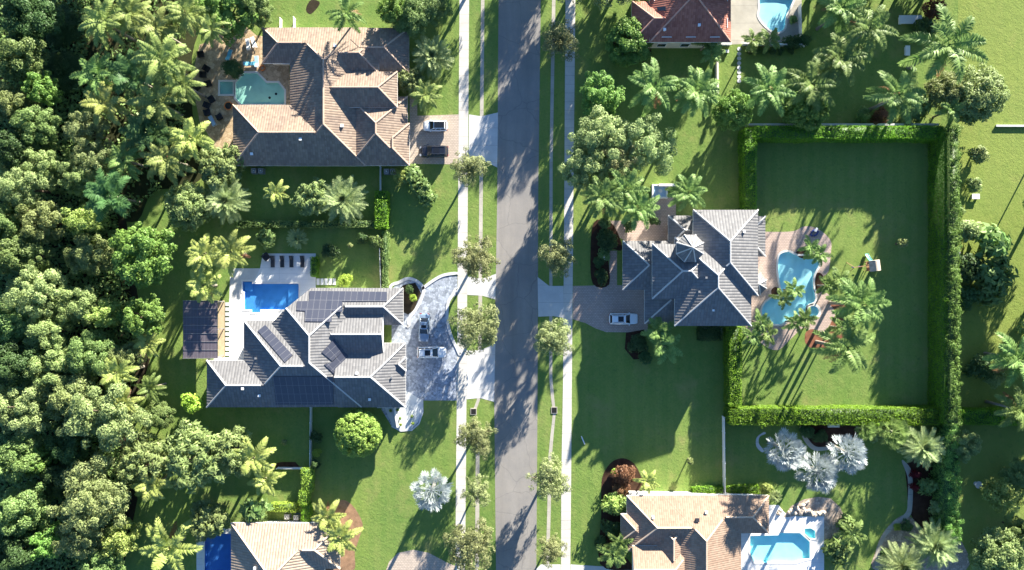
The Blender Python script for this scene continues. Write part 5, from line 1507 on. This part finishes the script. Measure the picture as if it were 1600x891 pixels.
T('yeltree', 624, 276, 14, 2.6, 'yellow green shrub against the lower garage corner of the brown tiled house', 'shrub', 'shrub')
T('ball', 557, 680, 37, 6.0, 'dense round ball tree on the lawn below the solar house')
T('bush', 586, 378, 13, 3, 'pale little tree above the thin hedge by the flagstone house lawn')
T('lime', 297, 632, 21, 4, 'small light green tree on the lawn below the pergola')
T('mid', 246, 650, 24, 5, 'shaded small tree between the wood and the light green lawn tree')
T('palebush', 236, 705, 24, 4, 'pale bush tucked between the pale big leafed tree and the spreading pair', 'shrub', 'shrub')
T('magnolia', 323, 816, 32, 5, 'leafy tree above the dark blue pool at the bottom edge')
T('bigleaf', 396, 800, 30, 3.4, 'dark big leafed shrub touching the sand tiled roof', 'shrub', 'shrub')
# shrubs in the solar house garden
for a in (('bigleaf', 414, 371, 19, 2.4, 'big leafed shrub below the long thin hedge, nearer the yellow palms'), ('bushdark', 514, 392, 17, 2.2, 'dark wispy shrub on the lawn above the stepping slabs'),
          ('sapling', 546, 384, 8, 2.4, 'slim pale sapling on the lawn above the stepping slabs'), ('lime', 538, 438, 14, 1.8, 'lime green bush at the end of the stepping slabs'),
          ('bushdark', 565, 372, 12, 2.0, 'dark shrub under the white fence by the bright hedge block'), ('lime', 645, 466, 8, 1.2, 'lime bush in the island bed of the flagstone driveway'),
          ('bushdark', 640, 452, 9, 1.2, 'dark shrub in the island bed of the flagstone driveway'), ('sapling', 443, 692, 8, 2.0, 'thin sapling on the dark lawn left of the white fence'),
          ('bushdark', 492, 682, 12, 2.2, 'dark shrub right of the white fence below the solar house'), ('lime', 494, 708, 9, 1.6, 'lime green bush right of the white fence below the solar house'),
          ('bushdark', 492, 726, 10, 2.0, 'dark shrub at the lower end of the white fence')):
    T(*a, name='shrub', cat='shrub')
for k, (x, y) in enumerate(Z7([(945, 815), (985, 848), (988, 875), (975, 812), (1040, 870), (1035, 840)])):
    T('bush' if k % 2 else 'lime', x, y, 3.2, .6, 'little round shrub planted in the pale tongue below the solar house', 'shrub', 'shrub', 'little shrubs in the pale tongue')
# --- palms of the grove beside the brown house
for a in (
    ('coco', 163, 34, 36, 9, 'drooping bright palm at the top edge bordering the black gap'), ('coco', 205, 22, 32, 9, 'palm at the top edge, second from the black gap'),
    ('coco', 246, 44, 34, 9, 'palm above the big bright grove palm'), ('coco', 292, 22, 34, 9, 'palm at the top edge beside the bright broad tree'), ('coco', 254, 94, 42, 10, 'big bright palm in the middle of the grove'),
    ('royal', 152, 118, 32, 8, 'thin drooping palm at the black gap, level with the teal pool'), ('deep', 207, 120, 34, 8, 'dark palm beside the big bright grove palm'),
    ('yellow', 164, 163, 34, 8, 'bright yellow palm leaning over the grey green trees'), ('coco', 246, 160, 40, 8, 'shaded green palm level with the square spa'), ('coco', 286, 132, 28, 8, 'palm overhanging the dark wicker chairs'),
    ('deep', 232, 206, 34, 7, 'dark palm level with the fire pit'), ('yellow', 300, 216, 34, 7, 'yellow palm below the fire pit seats'), ('coco', 262, 250, 36, 7, 'palm above the pale round tree'), ('coco', 330, 45, 24, 8, 'palm shading the top of the tan patio'),
    ('royal', 195, 250, 28, 7, 'thin shaded palm between the grey green trees and the dark palm'),
    ('deep', 173, 306, 36, 9, 'dark drooping palm sunk between the wood and the garden'),
    ('yellow', 320, 397, 30, 6, 'yellow palm of the trio above the pergola, nearest the wood'), ('yellow', 362, 394, 32, 6, 'yellow palm of the trio above the pergola, nearest the loungers'), ('yellow', 318, 446, 28, 5, 'yellow palm of the trio right at the pergola corner'),
    ('yellow', 231, 535, 24, 5, 'small yellow palm in the strip between wood and pergola'), ('yellow', 184, 582, 28, 8, 'yellow palm poking out of the wood level with the pergola lower end'),
    ('royal', 236, 606, 20, 5, 'thin palm on the strip below the small yellow palm'), ('yellow', 238, 757, 28, 6, 'bright palm under the pale big leafed tree'),
    ('yellow', 432, 302, 20, 4, 'small bright palm alone below the brown tiled house'), ('royal', 541, 22, 26, 8, 'palm leaning over the top eave of the brown tiled house'),
    ('yellow', 196, 628, 24, 8, 'yellow palm fronds above the broad light crown rim'),
): T(*a, name='palm', cat='palm', group='garden palms')
for a in (('date', 676, 88, 32, 3.4, 'date palm rosette on the front lawn of the brown tiled house'), ('date', 537, 312, 36, 4, 'big yellow date palm below the brown tiled house'), ('date', 354, 314, 34, 4, 'date palm beside the pale round tree'),
          ('date', 464, 373, 16, 1.6, 'small spiky date palm below the long thin hedge'), ('yellow', 265, 856, 44, 5, 'large coarse leaved palm at the bottom beside the dark blue pool'),
          ('yellow', 396, 716, 33, 5, 'spiky palm beside the spreading big leafed pair'), ('yellow', 415, 748, 26, 3.5, 'yellow palm at the foot of the spiky palm'),
          ('date', 1442, 698, 33, 4, 'date palm below the corner of the big hedges'), ('date', 1462, 851, 36, 4, 'date palm at the bottom in the gravel bed, against the rough hedge'), ('date', 1409, 884, 34, 4, 'date palm cut by the bottom edge in the gravel bed'),
          ('yellow', 512, 806, 26, 4, 'broad leaved palm in the red bed over the sand roof ridge, upper'), ('yellow', 532, 838, 30, 4, 'broad leaved palm in the red bed over the sand roof ridge, lower'), ('yellow', 1011, 752, 18, 3, 'wispy pale palm at the corner of the clay tiled house'),
          ('fan', 1396, 676, 28, 4, 'fan palm beside the date palm under the lower hedge'), ('fan', 1353, 672, 20, 3, 'smaller fan palm under the lower hedge beside the white bench')):
    T(*a, name='palm', cat='palm')
for a in ((675, 766, 'silver palm alone on the lawn beside the street'), (1226, 704, 'silver palm of the three, nearest the long white fence'), (1278, 738, 'silver palm of the three, the lowest one above the marble deck'), (1323, 708, 'silver palm of the three, nearest the date palm')):
    T('silver', a[0], a[1], 37, 7.0, a[2], 'silver_palm', 'palm', 'silver fan palms')
# --- street oaks
OAK = 'young oaks along the street'
for a in ((731, 262, 31, 6.6, 'street oak over the sidewalk below the beige driveway apron'), (741, 404, 38, 7.2, 'street oak above the flagstone driveway entrance'), (744, 513, 42, 6.8, 'street oak on the grass island of the flagstone driveway'),
          (743, 684, 34, 6.6, 'street oak below the storm drain on the silver palm side'), (746, 770, 26, 6.2, 'sparse street oak beside the lone silver palm'), (733, 856, 44, 6.8, 'widest street oak at the bottom edge on the silver palm side'),
          (876, 62, 33, 7.0, 'street oak beside the red roofed house across the road'), (870, 400, 33, 7.0, 'street oak across the road above the pink driveway'), (866, 528, 33, 7.2, 'street oak across the road below the pink driveway'),
          (859, 751, 36, 6.8, 'street oak across the road near the rusty bed of the clay tiled house'), (861, 862, 25, 6.2, 'small street oak across the road at the bottom edge')):
    T('oak', *a, name='oak_tree', group=OAK)
for x, y in ((905, -45), (940, -120), (965, -30), (900, -190), (745, -75), (745, -170), (870, 960), (1010, -150), (930, -250), (1180, -110), (1410, -120), (1665, 330), (1740, 380), (1680, 440), (1650, 520), (1720, 560), (1670, 640), (1700, 700), (400, -80), (150, -45), (195, -70), (120, -100), (1130, -60), (1300, -45), (1380, -60), (1450, -50), (1510, -80), (1470, -130), (1540, -140), (1360, -150)):
    T('mid' if x > 1000 or x < 700 else 'oak', x, y, 46, 10, 'unseen tree added beyond the edge of the view', 'broadleaf_tree', 'tree', 'unseen trees added outside the view')  # unseen trees, most of them added for the shade they cast into view
# --- large oak and palms beside the turret house
T('pale', 945, 218, 50, 10, 'big grey green oak spreading over the sidewalk, main crown', 'oak_tree')
T('pale', 1008, 228, 46, 9, 'grey green oak joined to the big one, farther from the street', 'oak_tree')
T('pale', 912, 262, 38, 9, 'grey green oak crown leaning over the sidewalk below the big one', 'oak_tree')
T('oak', 968, 252, 34, 9, 'thin oak with reddish gaps between the other grey green oaks', 'oak_tree')
for a in ((942, 308, 32, 8, 'royal palm nearest the sidewalk above the turret house bed'), (978, 296, 32, 8, 'royal palm in the middle of the clump above the turret house'), (997, 326, 30, 8, 'royal palm of the clump hanging over the pink courtyard'), (1075, 301, 28, 7, 'royal palm at the top courtyard corner beside the fountain'),
          (1021, 136, 36, 8, 'royal palm on the shaded lawn below the round leafy cluster'), (1088, 142, 36, 8, 'royal palm on the shaded lawn beside the pale little wall'), (1200, 141, 36, 9, 'royal palm between the two round trees behind the grey wall'), (1267, 132, 38, 9, 'royal palm standing over the round tree behind the hedge'),
          (1314, 14, 34, 9, 'royal palm at the top edge by the kidney shaped pool deck'), (1357, 46, 38, 10, 'tall pale royal palm at the top, beside the stone table'), (1312, 92, 38, 9, 'royal palm below the tall pale one'), (1480, 72, 52, 11, 'largest royal palm on the edge of the sunlit lawn'), (1403, 150, 40, 9, 'dark green royal palm above the reddish planting by the grey wall'),
          (1345, 476, 39, 11, 'tall royal palm in the upper red mulch bed by the curvy pool'), (1322, 543, 40, 11, 'tall royal palm in the lower red mulch bed by the curvy pool'),
          (1590, 560, 40, 8, 'royal palm cut by the photo edge beside the rough hedge row'), (1592, 640, 34, 8, 'royal palm at the photo edge where the side hedge ends')):
    T('royal', *a, name='royal_palm', cat='palm', group='royal palms')
T('small', 1319, 513, 20, 5, 'small palm between the two tall royal palms of the red beds', 'palm', 'palm')
for a in ((1105, 66, 17, 4, 'small palm at the lower eave of the red roof, upper of two'), (1112, 84, 18, 4, 'small palm at the lower eave of the red roof, lower of two'), (1177, 64, 16, 3.5, 'small palm below the kidney shaped pool, nearer the red house'), (1203, 62, 17, 3.5, 'small palm below the kidney shaped pool, farther from the red house'),
          (1266, 386, 15, 4.2, 'small pool palm by the grey deck end, on the bed side of its pair'), (1280, 398, 16, 4.4, 'small pool palm by the grey deck end, on the lawn side of its pair'), (1222, 466, 15, 4.2, 'small palm leaning over the curvy pool, lower of its pair'), (1240, 453, 15, 4.4, 'small palm leaning over the curvy pool, upper of its pair'),
          (1294, 446, 16, 4.2, 'small palm in the dark bed right of the curvy pool, pool side'), (1312, 438, 17, 4.4, 'small palm in the dark bed right of the curvy pool, lawn side'), (1242, 504, 15, 4.0, 'small palm below the curvy pool beside the round spa, house side'), (1258, 498, 16, 4.2, 'small palm below the curvy pool beside the round spa, spa side'),
          (1188, 504, 16, 4.2, 'small palm at the hedge end by the curvy pool, nearest the roof corner'), (1176, 525, 16, 4.0, 'small palm at the hedge end by the curvy pool, over the hedge'), (1199, 521, 16, 4.2, 'small palm at the hedge end by the curvy pool, on the deck'),
          (1032, 520, 24, 5, 'feathery palm at the garage corner of the turret house, upper'), (1040, 542, 24, 5, 'feathery palm at the garage corner of the turret house, lower'),
          (959, 866, 22, 4.5, 'feathery palm in the dark bed at the bottom beside the clay roof'), (1486, 172, 20, 5, 'small palm pressed against the round tree behind the grey wall'), (1333, 835, 20, 4, 'palm on the gravel patio beside the marble deck'), (968, 848, 18, 4, 'feathery palm overlapping the clay roof gable')):
    T('small', *a, name='palm', cat='palm', group='small garden palms')
# --- trees and shrubs on the far side
for a in (('round', 984, 62, 43, 6, 'round leafy cluster in the bed before the red roofed house'), ('bright', 940, 148, 38, 6, 'dark glossy clump on the lawn beside the sidewalk'), ('round', 1150, 170, 33, 8, 'round dark tree above the side hedge corner'), ('round', 1265, 168, 38, 8, 'round tree under the royal palm behind the hedge'),
          ('paleround', 1534, 145, 48, 7, 'big pale round tree on the edge of the sunlit lawn'), ('paleround', 1484, 140, 32, 6, 'paler lobe tree attached to the big round tree'), ('yeltree', 1572, 772, 34, 6, 'yellow green tree on the shaded lawn near the bird bath'), ('paleround', 1568, 872, 44, 7, 'broad olive tree at the bottom corner of the lawn'),
          ('olive', 1510, 698, 24, 5, 'olive tree just beyond the rough hedge below the hedge crossing'), ('mid', 1596, 745, 26, 6, 'green tree cut by the photo edge above the yellow green tree'), ('mid', 1596, 830, 22, 6, 'dark tree cut by the photo edge above the broad olive tree')):
    T(*a)
for a in (('bigleaf', 1436, 166, 26, 3.5, 'big leafed shrub mass above the reddish planting'), ('rust', 1463, 12, 20, 3, 'red flowering bush at the top edge beside the stone table'), ('bushdark', 1448, 45, 24, 3, 'dark shrub below the red flowering bush'), ('bushdark', 1240, 66, 16, 1.6, 'dark shrub at the corner of the kidney shaped pool deck'), ('bushdark', 1258, 62, 14, 1.6, 'dark shrub beyond the white fence of the kidney shaped pool'),
          ('rust', 1380, 182, 18, 2, 'reddish shrub at the foot of the dark green royal palm'), ('palebush', 1418, 186, 14, 2, 'pale shrub in front of the grey wall'), ('bush', 1350, 178, 14, 2.2, 'green shrub in front of the grey wall below the royal palms'),
          ('palebush', 1531, 240, 18, 3, 'pale airy bush on the sunlit lawn below the round tree'), ('palebush', 1524, 288, 15, 2.6, 'pale airy bush beside the slab bench on the sunlit lawn'),
          ('palebush', 1512, 360, 26, 3.5, 'pale wispy bush at the top of the big leafy clump'), ('bigleaf', 1556, 380, 34, 5, 'bright big leafed clump, upper of three on the far lawn'), ('bigleaf', 1562, 425, 34, 5, 'bright big leafed clump, middle of three on the far lawn'), ('bigleaf', 1552, 458, 26, 4, 'bright big leafed clump, lowest of three on the far lawn'), ('bushdark', 1518, 420, 32, 4, 'dark shrub mass between the tall hedge and the big leafed clumps'), ('bushdark', 1512, 462, 22, 3, 'dark shrub mass below the pale bench'),
          ('bushdark', 1532, 574, 26, 3.5, 'dark shrub clump beyond the rough hedge row, facing the royal palm'), ('palebush', 1558, 590, 18, 3, 'pale shrub at the foot of the edge royal palms'),
          ('bigleaf', 1451, 760, 18, 2.6, 'big leafed shrub in the dark bed beside the red plants'), ('palebush', 1471, 796, 18, 2.4, 'pale shrub below the big leafed shrub in the dark bed'), ('palebush', 1478, 816, 15, 2.2, 'pale shrub just above the gravel bed date palm'),
          ('redplant', 1432, 742, 9, 1.4, 'deep red spiky plant in the dark bed, upper one'), ('redplant', 1430, 762, 8, 1.3, 'deep red spiky plant in the dark bed, lower one'),
          ('bushdark', 1262, 674, 14, 1.5, 'dark shrub in the bed under the hedge, nearest the white bench'), ('bushdark', 1284, 682, 14, 1.5, 'dark shrub between two silver palms and the hedge'), ('palebush', 1372, 678, 16, 2, 'pale shrub between the two fan palms'),
          ('bushdark', 1418, 822, 12, 1.4, 'dark shrub in the gravel bed beside the curving path'), ('lime', 1402, 824, 8, 1.0, 'lime plant in the gravel bed beside the curving path'), ('bushdark', 1386, 868, 12, 1.4, 'dark shrub at the bottom of the gravel bed'),
          ('bigleaf', 1312, 862, 26, 2.8, 'big leafed plant at the marble deck corner near the bottom edge'), ('bigleaf', 1326, 822, 18, 2.4, 'big leafed plant at the top of the gravel patio palm'),
          ('rust', 977, 745, 22, 2.4, 'rust brown bush in the front bed of the clay tiled house'), ('rust', 968, 770, 14, 1.8, 'small rust brown bush below the larger rust one'), ('lime', 960, 740, 8, 1.4, 'lime bush on the rim of the rusty bed'), ('yelbush', 960, 788, 22, 2.8, 'yellow green bush in the front bed of the clay tiled house'), ('bush', 980, 794, 18, 2.4, 'green bush against the clay roof corner'),
          ('bushdark', 958, 828, 20, 1.8, 'dark low shrub in the front bed of the clay tiled house'), ('bushdark', 940, 850, 14, 1.2, 'dark low shrub on the lawn side of the feathery palm'), ('yelbush', 1198, 765, 11, 1.6, 'yellow round bush above the upper right corner of the clay roof'), ('date', 1212, 776, 10, 1.0, 'tiny spiky plant at the corner of the marble deck'), ('sapling', 1079, 721, 10, 2.6, 'slim sapling alone on the lawn above the clay roof'),
          ('sapling', 1412, 380, 14, 3.2, 'slim sapling alone on the hedged lawn beyond the play set'), ('bushdark', 950, 374, 22, 2, 'dark round bush in the bed beside the turret house, upper'), ('bushdark', 940, 431, 15, 1.6, 'dark bush beside the statue above the pink driveway'), ('bushdark', 996, 538, 20, 1.8, 'dark dome bush at the lower side of the pink driveway'), ('bushdark', 1008, 560, 14, 1.5, 'dark bush under the lower feathery garage palm'),
          ('bushdark', 1022, 345, 10, 1.6, 'dark potted bush at the edge of the pink courtyard'), ('bush', 1240, 30, 8, 1.2, 'little bright plant by the fence of the kidney shaped pool'), ('palebush', 1500, 330, 10, 2.0, 'pale bush against the tall rough hedge'),
          ('bigleaf', 946, 350, 12, 1.6, 'big leafed shrub under the royal palm nearest the sidewalk'), ('bush', 944, 398, 13, 1.5, 'green bush between the two dark bushes of the turret house bed'), ('bushdark', 936, 410, 12, 1.4, 'dark bush on the lawn side of the garden statue'), ('bigleaf', 984, 352, 12, 1.8, 'big leafed shrub at the lower rim of the pink courtyard')):
    if a[5]: T(*a, name='shrub', cat='shrub')
for k, x in enumerate((870, 905, 940, 975, 1010, 1060)):
    q = Z4([(x, 236)])[0]
    T('bushdark', q[0], q[1], 7, 1.0, 'low dark bedding plant in the row below the white wall of the kidney shaped pool', 'shrub', 'shrub', 'bedding plants under the pool wall')
# --- hedges
hedge(1475, 205, 1487, 662, 4.4, 'tall clipped hedge, inner face of the big lawn on the far side', clumps=0)
hedge(1484, 198, 1499, 664, 5.2, 'rough taller hedge row growing behind the far clipped hedge', 'l_bright', 46, 0.35, clumps=150)
hedge(1180, 197, 1476, 216, 3.5, 'clipped hedge along the top of the big lawn')
hedge(1164, 200, 1182, 266, 3.4, 'short clipped hedge at the top corner of the big lawn beside the round dark tree')
hedge(1165, 268, 1182, 327, 3.3, 'clipped hedge block running down to the turret house')
hedge(1140, 512, 1159, 634, 3.3, 'clipped hedge running down from the turret house to the lower hedge')
hedge(1141, 639, 1478, 664, 3.3, 'thick bright hedge along the bottom of the big lawn')
hedge(1496, 641, 1640, 664, 2.6, 'low hedge crossing to the photo edge from the hedge corner', clumps=20)
hedge(1476, 664, 1499, 850, 3.6, 'rough hedge running down from the hedge crossing to the gravel bed', 'l_bright', 44, .4, clumps=110)
hedge(370, 345, 586, 355, 1.6, 'long thin hedge between the brown and the solar house gardens', 'l_mid', 60, .12)
hedge(586, 299, 605, 356, 2.2, 'bright hedge block on end beside the big date palm')
hedge(597, 362, 605, 452, 1.6, 'thin hedge along the pale fence of the solar house lawn', 'l_mid', 60, .2)
hedge(485, 402, 495, 432, 1.4, 'small hedge closing the end of the lounger deck', 'l_hedge', 60)
hedge(471, 733, 487, 770, 1.8, 'clipped yellow green hedge column, the longer upper block', 'l_lime', 70)
hedge(467, 769, 480, 789, 1.9, 'clipped yellow green hedge column, the short square block', 'l_lime', 70)
hedge(471, 790, 484, 816, 1.6, 'clipped green hedge column touching the sand roof', 'l_hedge', 70)
hedge(422, 788, 462, 800, 1.4, 'clipped hedge lying above the air conditioners of the sand roofed house', 'l_lime', 70)
hedge(1083, 762, 1130, 771, 1.0, 'low hedge above the clay roof left of the white fence', 'l_hedge', 70)
hedge(1138, 760, 1186, 771, 1.0, 'low hedge above the clay roof right of the white fence', 'l_hedge', 70)
hedge(1092, 512, 1128, 532, 1.4, 'low dark hedge below the turret house air conditioners', 'l_dark', 60)
# --- undergrowth that fills the floor of the wood
rng = np.random.default_rng(5)
def region(px): return px
n = 74000
x = rng.uniform(-90, 330, n); y = rng.uniform(-60, 950, n)
edge = np.interp(y, [-60, 0, 150, 260, 330, 460, 560, 680, 780, 900, 950], [150, 150, 132, 160, 185, 205, 225, 190, 205, 182, 182])
k = (x < edge) | ((x < np.interp(y, [-60, 0, 90, 200, 250, 300, 345, 346], [285, 290, 285, 290, 300, 250, 200, 0])) & (rng.random(n) < .45) & (np.sin(x * .16) + np.sin(y * .13 + x * .05) > -.2)); x = x[k]; y = y[k]; n = len(x)
P = np.stack([(x - 800) * S, (445.5 - y) * S, rng.uniform(.2, 1.8, n)], 1)
N = unit(rng.normal(size=(n, 3)) * .5 + np.array([0, 0, 1]))
V, F = leaf_quads(P, N, rng.uniform(.4, .9, n), rng.uniform(.25, .5, n), rng)
tag(link('undergrowth', np_mesh('undergrowth', V, F, M['l_mid'])), 'dark leafy undergrowth on the floor of the wood', 'undergrowth', kind='stuff')
# ------------------------------------------------------------------ camera, sun and sky
cam = bpy.data.objects.new('camera', bpy.data.cameras.new('camera')); COL.objects.link(cam)
cam.data.sensor_width = 36; cam.data.lens = 24; cam.data.clip_end = 2000
cam.location = (0, 0, HC)
SC.camera = cam
w = bpy.data.worlds.new('World'); SC.world = w; w.use_nodes = True
nt = w.node_tree
sky = nt.nodes.new('ShaderNodeTexSky'); sky.sky_type = 'NISHITA'; sky.sun_disc = False
sky.ozone_density = 5.0; sky.dust_density = 0.3; sky.sun_elevation = SUN_EL; sky.sun_rotation = SUN_AZ
bg = nt.nodes['Background']; bg.inputs['Strength'].default_value = 0.06
nt.links.new(sky.outputs[0], bg.inputs['Color'])
sl = bpy.data.lights.new('sun', 'SUN'); sl.energy = 5.0; sl.angle = math.radians(0.5); sl.color = (1.0, 0.935, 0.81)
so = bpy.data.objects.new('sun', sl); COL.objects.link(so)
d = Vector((math.sin(SUN_AZ) * math.cos(SUN_EL), math.cos(SUN_AZ) * math.cos(SUN_EL), math.sin(SUN_EL)))
so.rotation_euler = d.to_track_quat('Z', 'Y').to_euler(); so.location = d * 200
vs = SC.view_settings
SC.display_settings.display_device = 'sRGB'
vs.view_transform = 'Standard'; vs.look = 'None'; vs.exposure = 2.35; vs.gamma = 1.0; vs.use_curve_mapping = False
SC.cycles.max_bounces = 6; SC.cycles.diffuse_bounces = 3; SC.cycles.glossy_bounces = 3; SC.cycles.transmission_bounces = 3; SC.cycles.transparent_max_bounces = 6
SC.cycles.use_denoising = True
SC.cycles.sample_clamp_indirect = 6
